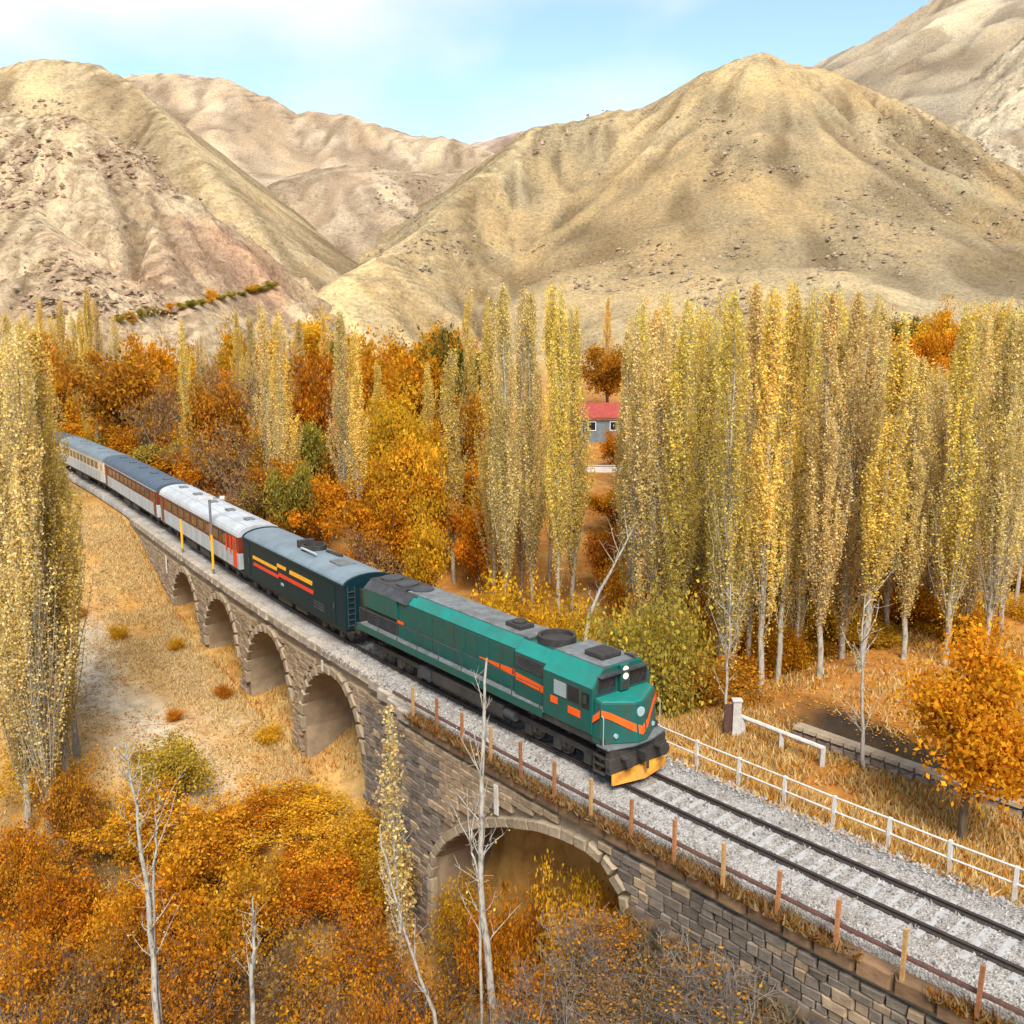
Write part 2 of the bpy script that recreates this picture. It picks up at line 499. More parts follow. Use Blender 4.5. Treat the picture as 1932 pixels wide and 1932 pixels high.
# numpy value noise
_rs = np.random.RandomState(7)
_PT = _rs.rand(256, 256).astype(np.float32)
def vnoise(x, y):
    xi, yi = np.floor(x).astype(int), np.floor(y).astype(int)
    fx, fy = x - xi, y - yi
    fx, fy = fx * fx * (3 - 2 * fx), fy * fy * (3 - 2 * fy)
    g = lambda a, b: _PT[a & 255, b & 255]
    return (g(xi, yi) * (1 - fx) + g(xi + 1, yi) * fx) * (1 - fy) + (g(xi, yi + 1) * (1 - fx) + g(xi + 1, yi + 1) * fx) * fy
def fbm(x, y, o=5, gain=0.5):
    s, a, t = 0, 1, 0
    for i in range(o):
        s = s + a * vnoise(x * 2 ** i + 17.3 * i, y * 2 ** i + 5.1 * i)
        t += a
        a *= gain
    return s / t
def sm(x, a, b):
    t = np.clip((np.asarray(x, float) - a) / (b - a), 0, 1)
    return t * t * (3 - 2 * t)

# ------------------------------------------------------------------ the railway line in plan
_CO = np.array([-3.53313, 16.83167, -59.42401, 37.43498])
def _cx(y):
    y = np.asarray(y, float)
    yc = np.clip(y, 8, 122)
    x = np.polyval(_CO, yc / 50)
    dx = np.polyval(np.polyder(_CO), yc / 50) / 50
    return x + dx * (y - yc), dx
_ys = np.linspace(-20, 400, 8401)
_px = _cx(_ys)[0]
_arc = np.concatenate([[0], np.cumsum(np.hypot(np.diff(_px), np.diff(_ys)))])
_arc = _arc + 66.12 - np.interp(22.56, _ys, _arc)
def TR(s, lat=0.0, z=0.0):
    """point at distance s along the line, lat metres to its far (right) side"""
    y = np.interp(s, _arc, _ys)
    x, dx = _cx(y)
    n = np.hypot(dx, 1)
    return Vector((float(x + lat / n), float(y - lat * dx / n), float(z)))
def TRn(s, lat, z):
    y = np.interp(s, _arc, _ys)
    x, dx = _cx(y)
    n = np.hypot(dx, 1)
    return np.stack([x + lat / n, y - lat * dx / n, z + 0 * x], -1)
def SL(x, y):
    """(s, lat) of plan points"""
    x, y = np.asarray(x, float), np.asarray(y, float)
    yy = y.copy()
    for _ in range(6):
        xx, dx = _cx(yy)
        n = np.hypot(dx, 1)
        w = ((x - xx) * dx + (y - yy)) / n
        yy = np.clip(yy + w / n, -19, 399)
    xx, dx = _cx(yy)
    n = np.hypot(dx, 1)
    return np.interp(yy, _ys, _arc), ((x - xx) - (y - yy) * dx) / n
def heading(s):
    a, b = TR(s - 0.5), TR(s + 0.5)
    return math.atan2(b.y - a.y, b.x - a.x)

# ------------------------------------------------------------------ terrain heights
def ground(x, y):
    x, y = np.asarray(x, float), np.asarray(y, float)
    s, l = SL(x, y)
    valley = sm(s, 84, 94) * (1 - sm(s, 118, 142))
    zr = -1.9 - 4.3 * valley * (1 - 0.6 * sm(l, 12, 45))
    zr = np.where((s < 200), np.maximum(zr, np.where((s < 88) | (s > 140), -0.42 - (np.maximum(np.abs(l), 2.5) - 2.5) * 0.30, -99)), zr)
    # watercourse beside the grove
    chan = np.exp(-((l - 13.6) / 1.5) ** 2) * (1 - sm(s, 78, 84))
    zr = zr - 2.3 * chan
    fl = np.interp(s, [60, 84, 92, 98, 106, 121, 131, 142, 150], [-12.6, -12.4, -10.8, -8.8, -7.5, -6.2, -5.0, -1.6, -0.8])
    deep = sm(-l, 5, 9) * (1 - sm(y, 38, 50))
    fl = fl + deep * np.minimum(0, -12.3 - fl)
    emb = -3.0 - (np.abs(l) - 3.0) * 0.72
    zl = np.where(s < 77.5, np.maximum(fl, emb), fl)
    zl = np.where((s >= 77.5) & (s < 80.5), fl + (np.maximum(fl, emb) - fl) * (1 - sm(s, 77.5, 80.5)), zl)
    zl = zl - 1.0 * np.exp(-((s - 84.0 + 0.1 * l) / 2.4) ** 2)
    z = zl + (zr - zl) * sm(l, -2.0, 2.0)
    z = np.where(np.abs(l) < 2.4, np.minimum(z, -0.9), z)
    far = sm(np.abs(l), 8, 45)
    z = z + far * (12.5 * sm(y, 88, 245) + 0.9 * (fbm(x / 14, y / 14, 3) - 0.5))
    z = z + 0.30 * (fbm(x / 3.0 + 9, y / 3.0, 3) - 0.5) * sm(np.abs(l), 3, 6)
    return z
def gz(x, y):
    return float(ground(np.array([x]), np.array([y]))[0])

def ray(px, py):
    a, b = (px - 966) / 1800.0, (966 - py) / 1800.0
    return np.array([a, math.cos(PITCH) + b * math.sin(PITCH), -math.sin(PITCH) + b * math.cos(PITCH)])
def hit(px, py):
    """where a sight line meets the terrain"""
    d = ray(px, py)
    t = np.arange(20, 420, 0.4)
    P = np.array([0, 0, CAM_H]) + t[:, None] * d
    g = ground(P[:, 0], P[:, 1])
    i = int(np.argmax(P[:, 2] < g))
    return (float(P[i, 0]), float(P[i, 1]))
def at(px, py, Y):
    d = ray(px, py)
    return np.array([0, 0, CAM_H]) + d * (Y / d[1])
#PART2
# ------------------------------------------------------------------ ground sheet
def _axis(fine0, fine1, step, lo, hi):
    a = list(np.arange(fine0, fine1 + 1e-6, step))
    d = step
    q = fine1
    while q < hi:
        d *= 1.22
        q += d
        a.append(min(q, hi))
    d = step
    q = fine0
    pre = []
    while q > lo:
        d *= 1.22
        q -= d
        pre.append(max(q, lo))
    return np.array(pre[::-1] + a)
gx = _axis(-62, 62, 0.62, -3500, 3500)
gy = _axis(12, 135, 0.62, -600, 4500)
GX, GY = np.meshgrid(gx, gy)
GZ = ground(GX.ravel(), GY.ravel())
gs, gl = SL(GX.ravel(), GY.ravel())
nx, ny = len(gx), len(gy)
idx = np.arange(nx * ny).reshape(ny, nx)
GF = np.stack([idx[:-1, :-1], idx[:-1, 1:], idx[1:, 1:], idx[1:, :-1]], -1).reshape(-1, 4)
fx, fy = GX.ravel(), GY.ravel()
def lerp3(a, b, t):
    return np.asarray(a)[None, :] * (1 - t[:, None]) + np.asarray(b)[None, :] * t[:, None] if np.ndim(a) == 1 else a * (1 - t[:, None]) + np.asarray(b)[None, :] * t[:, None]
def ground_col(fx, fy, gs, gl):
    n1 = fbm(fx / 6, fy / 6, 4)
    n2 = fbm(fx / 2.2 + 31, fy / 2.2, 4)
    c = lerp3(np.array([0.42, 0.235, 0.065]), np.array([0.45, 0.285, 0.105]), sm(n1, 0.35, 0.65))
    litter = np.where(gl > 4, 0.55 + 0.42 * sm(n2, 0.3, 0.55), sm(n2, 0.36, 0.58) * 0.45)
    c = lerp3(c, np.array([0.33, 0.135, 0.026]), litter)
    pale = np.exp(-((gl + 9.5 + 5 * (n1 - 0.5) + 0.12 * (gs - 115)) / 2.6) ** 2) * sm(gs, 99, 106) * (1 - sm(gs, 130, 140))
    pale = np.maximum(pale, 0.8 * np.exp(-((gl + 4.2) / 1.3) ** 2) * sm(gs, 106, 112) * (1 - sm(gs, 120, 128)))
    c = lerp3(c, np.array([0.48, 0.40, 0.28]), np.clip(pale, 0, 1) * 0.9)
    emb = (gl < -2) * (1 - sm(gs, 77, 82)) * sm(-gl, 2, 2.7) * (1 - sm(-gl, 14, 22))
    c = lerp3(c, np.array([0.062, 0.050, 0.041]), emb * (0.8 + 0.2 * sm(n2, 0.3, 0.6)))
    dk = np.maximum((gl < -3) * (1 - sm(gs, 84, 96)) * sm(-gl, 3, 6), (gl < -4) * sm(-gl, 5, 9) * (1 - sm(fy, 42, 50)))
    c = lerp3(c, np.array([0.055, 0.036, 0.02]), np.clip(dk, 0, 1) * 0.85)  # thicket floor painted near black to carry the shade under the bushes
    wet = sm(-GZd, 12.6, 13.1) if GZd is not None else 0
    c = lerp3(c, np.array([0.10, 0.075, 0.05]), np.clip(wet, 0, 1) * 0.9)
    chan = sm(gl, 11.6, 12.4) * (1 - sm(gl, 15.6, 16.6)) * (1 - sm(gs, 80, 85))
    c = lerp3(c, np.array([0.03, 0.021, 0.014]), np.clip(chan * 1.2, 0, 1))  # dark earth of the channel, with its shade painted into the colour
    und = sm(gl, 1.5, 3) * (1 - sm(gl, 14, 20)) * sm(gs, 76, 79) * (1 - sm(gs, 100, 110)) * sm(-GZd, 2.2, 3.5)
    c = lerp3(c, np.array([0.07, 0.04, 0.018]), np.clip(und, 0, 1) * 0.8)  # soil behind the arches darkened in colour so the openings look shaded
    verge = sm(gl, 2.3, 2.8) * (1 - sm(gl, 5, 8)) * (1 - sm(gs, 84, 90))
    c = lerp3(c, np.array([0.58, 0.40, 0.17]), verge * 0.75 * (1 - 0.5 * sm(n2, 0.45, 0.6)))
    c = lerp3(c, np.array([0.40, 0.29, 0.14]), sm(fy, 150, 260))
    return c
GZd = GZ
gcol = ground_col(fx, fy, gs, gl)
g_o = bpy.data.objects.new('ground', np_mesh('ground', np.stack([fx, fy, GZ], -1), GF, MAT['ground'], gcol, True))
link(g_o)
tag(g_o, 'dry golden valley floor with leaf litter', None, None, 'structure')

# stream below the wide arch
mb = MB()
for k in range(26):
    l0, l1 = -34 + k * 2.0, -32 + k * 2.0
    pts = []
    for l, w in ((l0, -2.2), (l1, -2.2), (l1, 2.2), (l0, 2.2)):
        pts.append(TR(84.0 - 0.1 * l + w, l, -12.95))
    mb.add(pts, [(0, 1, 2, 3)])
tag(mb.build('stream', 'water'), 'dark stream passing below the wide arch', None, None, 'structure')
mb = MB()
for k in range(16):
    s0, s1 = 46 + k * 2.3, 48.3 + k * 2.3
    mb.add([TR(s0, 12.5, -3.75), TR(s1, 12.5, -3.75), TR(s1, 14.7, -3.75), TR(s0, 14.7, -3.75)], [(3, 2, 1, 0)])
tag(mb.build('stream', 'water'), 'dark shaded watercourse between the low wall and the grove', None, None, 'structure')

# ------------------------------------------------------------------ hills
def hill(crest, mat, slope, res, amp, label, gfreq=30.0, base=-8, rock=0.0, name='hill', seed=0):
    C = np.array([at(a, b, Y) for a, b, Y in crest])
    d = np.concatenate([[0], np.cumsum(np.linalg.norm(np.diff(C[:, :2], axis=0), axis=1))])
    n = int(d[-1] / (res * 1.6)) + 2
    u = np.linspace(0, d[-1], n)
    P = np.stack([np.interp(u, d, C[:, k]) for k in range(3)], -1)
    P[:, 2] += (fbm(u / 18 + seed, u * 0 + seed, 4) - 0.5) * amp * 0.35
    m = (P[:, 2].max() - base) / slope
    xs = np.arange(P[:, 0].min() - m, P[:, 0].max() + m, res)
    y0 = max(70, P[:, 1].min() - m)
    yy = np.arange(y0, P[:, 1].max() + m * 0.5, res)
    X, Y = np.meshgrid(xs, yy)
    x, y = X.ravel(), Y.ravel()
    wx = x + (fbm(x / 45 + seed, y / 45, 3) - 0.5) * 10
    wy = y + (fbm(x / 45 + 40, y / 45 + seed, 3) - 0.5) * 10
    best = np.full(len(x), -1e9)
    bi = np.zeros(len(x), int)
    bd = np.zeros(len(x))
    for i in range(n):
        dd = np.hypot(wx - P[i, 0], wy - P[i, 1])
        h = P[i, 2] - slope * dd * (1 - 0.12 * np.clip(dd / 200, 0, 1))
        t = h > best
        best[t], bi[t], bd[t] = h[t], i, dd[t]
    ang = np.arctan2(wy - P[bi, 1], wx - P[bi, 0])
    gu = (u[bi] + ang * 38) / gfreq
    amp = amp * 0.62
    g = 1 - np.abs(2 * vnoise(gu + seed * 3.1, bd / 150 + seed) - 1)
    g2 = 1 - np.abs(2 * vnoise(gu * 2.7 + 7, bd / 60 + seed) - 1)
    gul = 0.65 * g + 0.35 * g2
    fade = sm(bd, 3, 45)
    g3 = vnoise(gu * 8.0 + 3, bd / 28 + seed)
    g4 = vnoise(gu * 19.0 + 11, bd / 14 + seed)
    stri = np.clip(0.5 + 0.9 * (g3 - 0.5) + 0.7 * (g4 - 0.5), 0, 1)
    z = best - amp * fade * (gul - 0.4) + amp * 0.30 * fade * (stri - 0.5) + (fbm(x / 22 + seed, y / 22, 5) - 0.5) * amp * 0.8 * sm(bd, 0, 25)
    if rock:
        rr = fbm(x / 8 + seed * 2, y / 8, 5, 0.68)
        z = z + rock * (np.abs(rr - 0.5) * 2) * sm(bd, 0, 15) - rock * 0.25
    ii = np.arange(len(x)).reshape(X.shape)
    F = np.stack([ii[:-1, :-1], ii[:-1, 1:], ii[1:, 1:], ii[1:, :-1]], -1).reshape(-1, 4)
    keep = (z[F].max(1) > base)
    F = F[keep]
    used, inv = np.unique(F, return_inverse=True)
    o = bpy.data.objects.new(name, np_mesh(name, np.stack([x, y, z], -1)[used], inv.reshape(-1, 4), MAT[mat], None, True, 1 - gul[used], stri[used]))
    link(o)
    tag(o, label, None, None, 'structure')
    return o
hill([(640, 540, 262), (760, 455, 300), (860, 368, 340), (930, 300, 375), (990, 248, 400), (1100, 226, 410), (1180, 202, 415), (1280, 160, 420), (1390, 104, 425), (1425, 96, 425), (1480, 115, 425), (1540, 128, 420), (1640, 172, 405), (1750, 222, 385), (1850, 292, 360), (1960, 375, 335)],
     'hill_right', 0.66, 2.2, 17, 'broad tan hill with a pointed summit behind the poplar grove', 40, seed=1)
hill([(1540, 128, 800), (1640, 70, 800), (1760, -2, 800), (1860, -60, 800), (1990, -120, 780), (2120, -160, 760)], 'hill_grey', 0.62, 5, 24, 'high grey brown mountain rising out of frame at the right', 55, seed=2)
hill([(1990, 20, 560), (1930, 130, 500), (1880, 240, 450), (1850, 330, 400)], 'hill_grey', 0.75, 3, 12, 'rocky grey shoulder at the right edge', 28, rock=8, seed=12)
hill([(-120, 165, 350), (-40, 138, 350), (0, 124, 350), (45, 107, 350), (100, 103, 350), (170, 112, 350), (225, 142, 345), (290, 195, 330), (350, 250, 312), (400, 320, 292)],
     'hill_left', 0.80, 2.2, 7, 'smooth golden hill at the left', 45, seed=3)
hill([(170, 160, 700), (240, 142, 700), (340, 136, 700), (420, 148, 700), (500, 186, 690), (570, 210, 680), (660, 215, 670), (750, 245, 660), (840, 263, 650), (900, 274, 640), (960, 300, 630)],
     'hill_pale', 0.60, 4, 18, 'pale layered hill behind the golden hill', 50, seed=5)
hill([(440, 385, 395), (475, 350, 400), (560, 318, 410), (650, 305, 420), (760, 316, 430), (860, 318, 440), (930, 330, 445)],
     'hill_pale', 0.52, 3, 10, 'low creamy hill filling the gap between the larger hills', 30, rock=5, seed=6)
hill([(860, 280, 1100), (900, 270, 1100), (960, 250, 1100), (1010, 240, 1100), (1070, 226, 1100), (1140, 222, 1100)], 'hill_pink', 0.5, 8, 18, 'distant pink hill in the notch between the slopes', 60, seed=7)
hill([(-140, 175, 270), (-60, 178, 268), (0, 188, 265), (70, 206, 262), (130, 196, 260), (160, 205, 258), (185, 270, 250), (225, 350, 238), (280, 440, 222), (330, 540, 205)],
     'hill_rock', 0.80, 1.4, 9, 'reddish rocky spur in front of the golden hill', 14, rock=7, seed=8)
hill([(40, 330, 225), (90, 400, 210), (120, 480, 195)], 'hill_rock', 0.75, 1.5, 6, 'crumbling brown rock foot of the red spur', 12, rock=6, seed=14)

# scrub dotted over the near slopes: far too many and small to count
def scrub():
    rs = np.random.RandomState(5)
    dg = bpy.context.evaluated_depsgraph_get()
    V, F, Cc = [], [], []
    k = 0
    for i in range(420):
        px_, py_ = rs.uniform(0, 1932), rs.uniform(300, 560)
        d = ray(px_, py_)
        ok, loc, nor, fi, ob, mt = SC.ray_cast(dg, Vector((0, 0, CAM_H)), Vector(d).normalized(), distance=600)
        if not ok or not ob.name.startswith('hill'):
            continue
        if fbm(np.array([loc.x / 30]), np.array([loc.y / 30]), 3)[0] < 0.47:
            continue
        r = rs.uniform(0.1, 0.42) * rs.rand() + 0.08
        m = 26
        dirs = rs.normal(size=(m, 3))
        dirs /= np.linalg.norm(dirs, axis=1)[:, None]
        p = np.array(loc) + dirs * r * np.array([1, 1, 0.7]) * rs.uniform(0.4, 1, (m, 1)) + [0, 0, r * 0.35]
        a = rs.normal(size=(m, 3)) * r * 0.35
        b = rs.normal(size=(m, 3)) * r * 0.35
        V.append(np.stack([p - a, p + b, p + a], 1).reshape(-1, 3))
        F.append(np.arange(m * 3).reshape(-1, 3) + k)
        k += m * 3
        base = np.array([0.22, 0.17, 0.09]) * rs.uniform(0.7, 1.4) if rs.rand() < 0.8 else np.array([0.22, 0.20, 0.09])
        Cc.append(np.tile(base, (m * 3, 1)))
    o = bpy.data.objects.new('hillside_scrub', np_mesh('hillside_scrub', np.concatenate(V), np.concatenate(F), MAT['grass'], np.concatenate(Cc)))
    link(o)
    tag(o, 'small dark scrub dotted over the dry hillsides', 'scrub', None, 'stuff')
bpy.context.view_layer.update()
scrub()
def hill_rocks():
    rs = np.random.RandomState(8)
    dg = bpy.context.evaluated_depsgraph_get()
    T0 = np.array([(1, 0, -.3), (-.5, .87, -.3), (-.5, -.87, -.3), (.1, .1, .8), (.5, -.5, .5)])
    FF = np.array([(0, 1, 3), (1, 2, 3), (2, 4, 3), (4, 0, 3), (2, 0, 4)])
    V, F, C, k = [], [], [], 0
    for i in range(9000):
        if rs.rand() < 0.32:
            px_, py_ = rs.uniform(-10, 340), rs.uniform(190, 600)
        else:
            px_, py_ = rs.uniform(700, 1945), rs.uniform(200, 590)
        ok, loc, nor, fi, ob, mt = SC.ray_cast(dg, Vector((0, 0, CAM_H)), Vector(ray(px_, py_)).normalized(), distance=650)
        if not ok or not ob.name.startswith('hill') or ob.name.startswith('hillside'):
            continue
        rk = ob.material_slots[0].material.name
        w = fbm(np.array([loc.x / 26 + 4]), np.array([loc.y / 26]), 4)[0]
        if w < (0.49 if 'rock' in rk or 'grey' in rk else 0.54):
            continue
        for j in range(rs.randint(1, 4)):
            r = 0.2 + 1.0 * rs.rand() ** 4
            o_ = np.array(loc) + np.array([rs.normal() * 1.6, rs.normal() * 1.6, 0])
            t = (T0 + rs.uniform(-.3, .3, T0.shape)) * r * np.array([1, 1, rs.uniform(0.5, 1.0)])
            V.append(o_ + t)
            F.append(FF + k)
            k += 5
            b = np.array([0.34, 0.26, 0.18]) if 'rock' not in rk else np.array([0.36, 0.25, 0.17])
            C.append(np.tile(b * rs.uniform(0.7, 1.45), (5, 1)))
    o = bpy.data.objects.new('hillside_rocks', np_mesh('hillside_rocks', np.concatenate(V), np.concatenate(F), MAT['grass'], np.concatenate(C)))
    link(o)
    tag(o, 'brown rocks and scree lying in patches on the dry hillsides', 'rocks', None, 'stuff')
hill_rocks()
ROAD = []
_dg = bpy.context.evaluated_depsgraph_get()
for i in range(16):
    ok, loc, nor, fi, ob, mt = SC.ray_cast(_dg, Vector((0, 0, CAM_H)), Vector(ray(228 + 285 * i / 15, 612 - 66 * i / 15)).normalized(), distance=700)
    if ok:
        ROAD.append((loc.x, loc.y, loc.z))

# ------------------------------------------------------------------ viaduct
ARCH = [(100.5, 3.55, -1.55), (109.3, 3.55, -1.55), (118.1, 3.5, -1.55), (126.9, 3.4, -1.55)]
BIG = np.array([(77.9, -14.5), (77.92, -3.4), (78.1, -2.7), (78.7, -2.1), (79.6, -1.86), (80.6, -1.9), (81.9, -2.12), (83.4, -2.6), (84.5, -3.02), (85.8, -3.65), (87.0, -4.4), (88.2, -5.4), (88.9, -6.3), (89.25, -7.4), (89.3, -14.5)])
def face_lat(s):
    return -2.72 + 0.72 * sm(s, 90.5, 96.5)
def arch_z(s):
    """height of the opening's edge at s, or None in solid wall"""
    for c, r, top in ARCH:
        d = s - c
        if abs(d) < r - 1e-6:
            return top - (r - math.sqrt(r * r - d * d)) * 1.05 - 0.16 * d
    if 77.92 < s < 89.28:
        return float(np.interp(s, BIG[:, 0], BIG[:, 1]))
    return None
VS0, VS1, VTOP = 40.0, 146.0, -0.62
breaks = sorted(set([VS0, VS1, 77.93, 89.27] + [c - r + 1e-4 for c, r, t in ARCH] + [c + r - 1e-4 for c, r, t in ARCH]))
ss = []
for a, b in zip(breaks[:-1], breaks[1:]):
    n = max(2, int((b - a) / 0.3))
    ss.append((a, b, np.linspace(a, b, n)))
viaduct = empty('stone_viaduct', TR(100, 0, -8))
tag(viaduct, 'curved brown stone railway viaduct with four round arches and one wide arch', 'viaduct')
VI = Matrix.Translation(-viaduct.location)
def vpt(p):
    return Vector(p) - viaduct.location
mb = MB()
for a, b, q in ss:
    op = arch_z((a + b) / 2) is not None
    for s0, s1 in zip(q[:-1], q[1:]):
        z0 = arch_z(s0 + 1e-5) if op else None
        z1 = arch_z(s1 - 1e-5) if op else None
        b0 = z0 if z0 is not None else -15.0
        b1 = z1 if z1 is not None else -15.0
        la, lb = float(face_lat(s0)) + 0.12, float(face_lat(s1)) + 0.12
        P = [TR(s0, la, b0), TR(s1, lb, b1), TR(s1, lb, VTOP), TR(s0, la, VTOP), TR(s0, 2.3, b0), TR(s1, 2.3, b1), TR(s1, 2.3, VTOP), TR(s0, 2.3, VTOP)]
        mb.add([vpt(p) for p in P], [(1, 0, 3, 2), (4, 5, 6, 7), (0, 1, 5, 4), (3, 7, 6, 2)])
    if op:   # pier sides below the springing
        for s0, zz in ((a, arch_z(a + 2e-5)), (b, arch_z(b - 2e-5))):
            la = float(face_lat(s0)) + 0.12
            mb.add([vpt(p) for p in (TR(s0, la, -15), TR(s0, la, zz), TR(s0, 2.3, zz), TR(s0, 2.3, -15))], [(0, 1, 2, 3)])
mb.build('core_wall', 'mortar', viaduct)

# unit stones: irregular bevelled blocks sharing a few meshes
def unit_stone(seed, rough=0.05):
    rs = random.Random(seed)
    def J(v):
        return v + rs.uniform(-rough, rough)
    o = [(-0.5, -0.5), (0.5, -0.5), (0.5, 0.5), (-0.5, 0.5)]
    o = [(J(x), J(z)) for x, z in o]
    i = [(x * 0.84 + rs.uniform(-.03, .03), z * 0.80 + rs.uniform(-.03, .03)) for x, z in o]
    vs = [(x, 0.5, z) for x, z in o] + [(x, -0.2, z) for x, z in o] + [(x, -0.5 + rs.uniform(-.12, .12), z) for x, z in i]
    fs = []
    for k in range(4):
        l = (k + 1) % 4
        fs += [(k, l, 4 + l, 4 + k), (4 + k, 4 + l, 8 + l, 8 + k)]
    fs.append((8, 9, 10, 11))
    return vs, fs
USTONE = [unit_stone(i) for i in range(8)]
def stone_meshes(nm, mat):
    out = []
    for v, f in USTONE:
        m = MB()
        m.add(v, f)
        out.append(m.mesh(nm, MAT[mat]))
    return out
SM = {k: stone_meshes('stone', k) for k in ('stone', 'stone_dark', 'stone_pale')}
USTONE_KEEP = USTONE
USTONE = [unit_stone(80 + i, 0.012) for i in range(8)]
SM['coping'] = stone_meshes('coping_stone', 'coping')
SM['coping_pale'] = stone_meshes('coping_stone', 'coping_pale')
USTONE = USTONE_KEEP
def stone_obj(name, mat, loc, ang, size, tilt=0.0, seed=0):
    o = bpy.data.objects.new(name, SM[mat][seed % 8])
    o.rotation_mode = 'XYZ'
    o.location = vpt(loc)
    o.rotation_euler = (0, tilt, ang)
    o.scale = size
    return link(o, viaduct)
rnd = random.Random(3)
rows = []
z = -1.22
while z > -12.5:
    h = rnd.uniform(0.26, 0.40)
    s = 60 + rnd.uniform(0, 0.5)
    while s < 141:
        w = rnd.uniform(0.36, 0.78)
        c = s + w / 2
        zz = z - h / 2
        az = arch_z(c)
        a2, a3 = arch_z(s), arch_z(s + w)
        lim = max([q for q in (az, a2, a3) if q is not None] or [-99])
        gzz = None
        if zz - h / 2 > lim + (0.42 if lim > -50 else 0):
            rows.append((c, zz, w - 0.022, h - 0.022))
        s += w
    z -= h
keepr = []
P = np.array([TRn(c, face_lat(c), zz) for c, zz, w, h in rows])
gg = ground(P[:, 0], P[:, 1] * 1.0)
# the wall face is buried where the bank rises against it
pn = np.array([TRn(c, face_lat(c) - 0.6, zz) for c, zz, w, h in rows])
gn = ground(pn[:, 0], pn[:, 1])
rows = [r for r, g in zip(rows, gn) if r[1] > g - 0.5]
def show_key(r):
    p = TR(r[0], float(face_lat(r[0])), r[1])
    v = p.y * math.cos(PITCH) - (p.z - CAM_H) * math.sin(PITCH)
    sx = 966 + 1800 * p.x / v
    sy = 966 - 1800 * ((p.z - CAM_H) * math.cos(PITCH) + p.y * math.sin(PITCH)) / v
    vis = 0 < sx < 1932 and sy < 1900
    return (not vis, v / (r[2] * r[3]) ** 0.5)
rows.sort(key=show_key)
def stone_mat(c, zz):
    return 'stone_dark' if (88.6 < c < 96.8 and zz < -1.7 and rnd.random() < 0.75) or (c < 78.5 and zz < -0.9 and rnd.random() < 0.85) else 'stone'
JV = {'stone': ([], []), 'stone_dark': ([], [])}
for i, (c, zz, w, h) in enumerate(rows):
    ang = heading(c)
    pos = TR(c, float(face_lat(c)) + rnd.uniform(-0.02, 0.05), zz)
    k = stone_mat(c, zz)
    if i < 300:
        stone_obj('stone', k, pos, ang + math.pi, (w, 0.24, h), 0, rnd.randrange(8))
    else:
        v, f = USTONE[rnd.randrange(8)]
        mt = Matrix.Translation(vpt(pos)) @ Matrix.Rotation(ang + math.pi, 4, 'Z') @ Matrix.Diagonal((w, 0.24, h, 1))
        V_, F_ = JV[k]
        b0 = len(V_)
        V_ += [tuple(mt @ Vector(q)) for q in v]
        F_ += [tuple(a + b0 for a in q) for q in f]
for k, (V_, F_) in JV.items():
    if V_:
        m = MB()
        m.v, m.f = V_, F_
        tag(m.build('stonework', k, viaduct), None, None, None, 'stuff')
# arch ring stones
for c, r, top in ARCH:
    n = 15
    for k in range(n):
        a = math.pi * (k + 0.5) / n
        d = math.cos(a) * (r + 0.22)
        zc = top - r * 1.05 + math.sin(a) * (r + 0.22) * 1.05 - 0.16 * d
        s = c + d
        stone_obj('ring_stone', 'stone_pale', TR(s, float(face_lat(s)) - 0.03, zc), heading(s) + math.pi, (0.44, 0.34, math.pi * r / n * 0.95), (a), k)
bl = [0.0]
for q0, q1 in zip(BIG[1:-1], BIG[2:]):
    bl.append(bl[-1] + float(np.hypot(*(q1 - q0))))
n = 34
for k in range(n):
    t = bl[-1] * (k + 0.5) / n
    s = float(np.interp(t, bl, BIG[1:, 0]))
    zc = float(np.interp(t, bl, BIG[1:, 1]))
    s2, z2 = float(np.interp(t + 0.1, bl, BIG[1:, 0])), float(np.interp(t + 0.1, bl, BIG[1:, 1]))
    s1, z1 = float(np.interp(t - 0.1, bl, BIG[1:, 0])), float(np.interp(t - 0.1, bl, BIG[1:, 1]))
    a = math.atan2(z2 - z1, s2 - s1)
    nx_, nz_ = -math.sin(a), math.cos(a)
    stone_obj('ring_stone', 'stone_pale', TR(s + nx_ * 0.2, float(face_lat(s)) - 0.03, zc + nz_ * 0.2), heading(s) + math.pi, (bl[-1] / n * 0.95, 0.34, 0.42), a, k)
# coping along the near edge
s = 58.0
k = 0
while s < 143:
    w = rnd.uniform(0.9, 1.3)
    c = s + w / 2
    far_ = float(sm(c, 91, 97))
    stone_obj('coping_stone', 'coping' if c < 91.5 else 'coping_pale', TR(c, float(face_lat(c)) + 0.10 - 0.06, -0.42 + 0.30 * far_ - 0.30), heading(c) + math.pi, (w - 0.012, 0.46, 0.52), rnd.uniform(-.006, .006), k)
    s += w
    k += 1
# lime streaks and weep holes on the face by the wide arch
for s, z0, z1, w in ((84.6, -1.25, -2.5, 0.26), (100.9, -0.9, -1.5, 0.2), (131.5, -1.2, -2.6, 0.3)):
    m = MB()
    mt_ = Matrix.Translation(vpt(TR(s, float(face_lat(s)) - 0.205, 0))) @ Matrix.Rotation(heading(s), 4, 'Z')
    pts = [(-w / 2, 0, z1), (w / 2 * 0.8, 0, z1), (w / 2, 0, z0), (-w / 2 * 0.9, 0, z0)]
    pts = pts + [(x, -0.05, zz) for x, y, zz in pts]
    m.add([mt_ @ Vector(q) for q in pts], [(0, 1, 2, 3), (7, 6, 5, 4), (0, 4, 5, 1), (1, 5, 6, 2), (2, 6, 7, 3), (3, 7, 4, 0)])
    m.build('lime_streak', 'lime', viaduct)

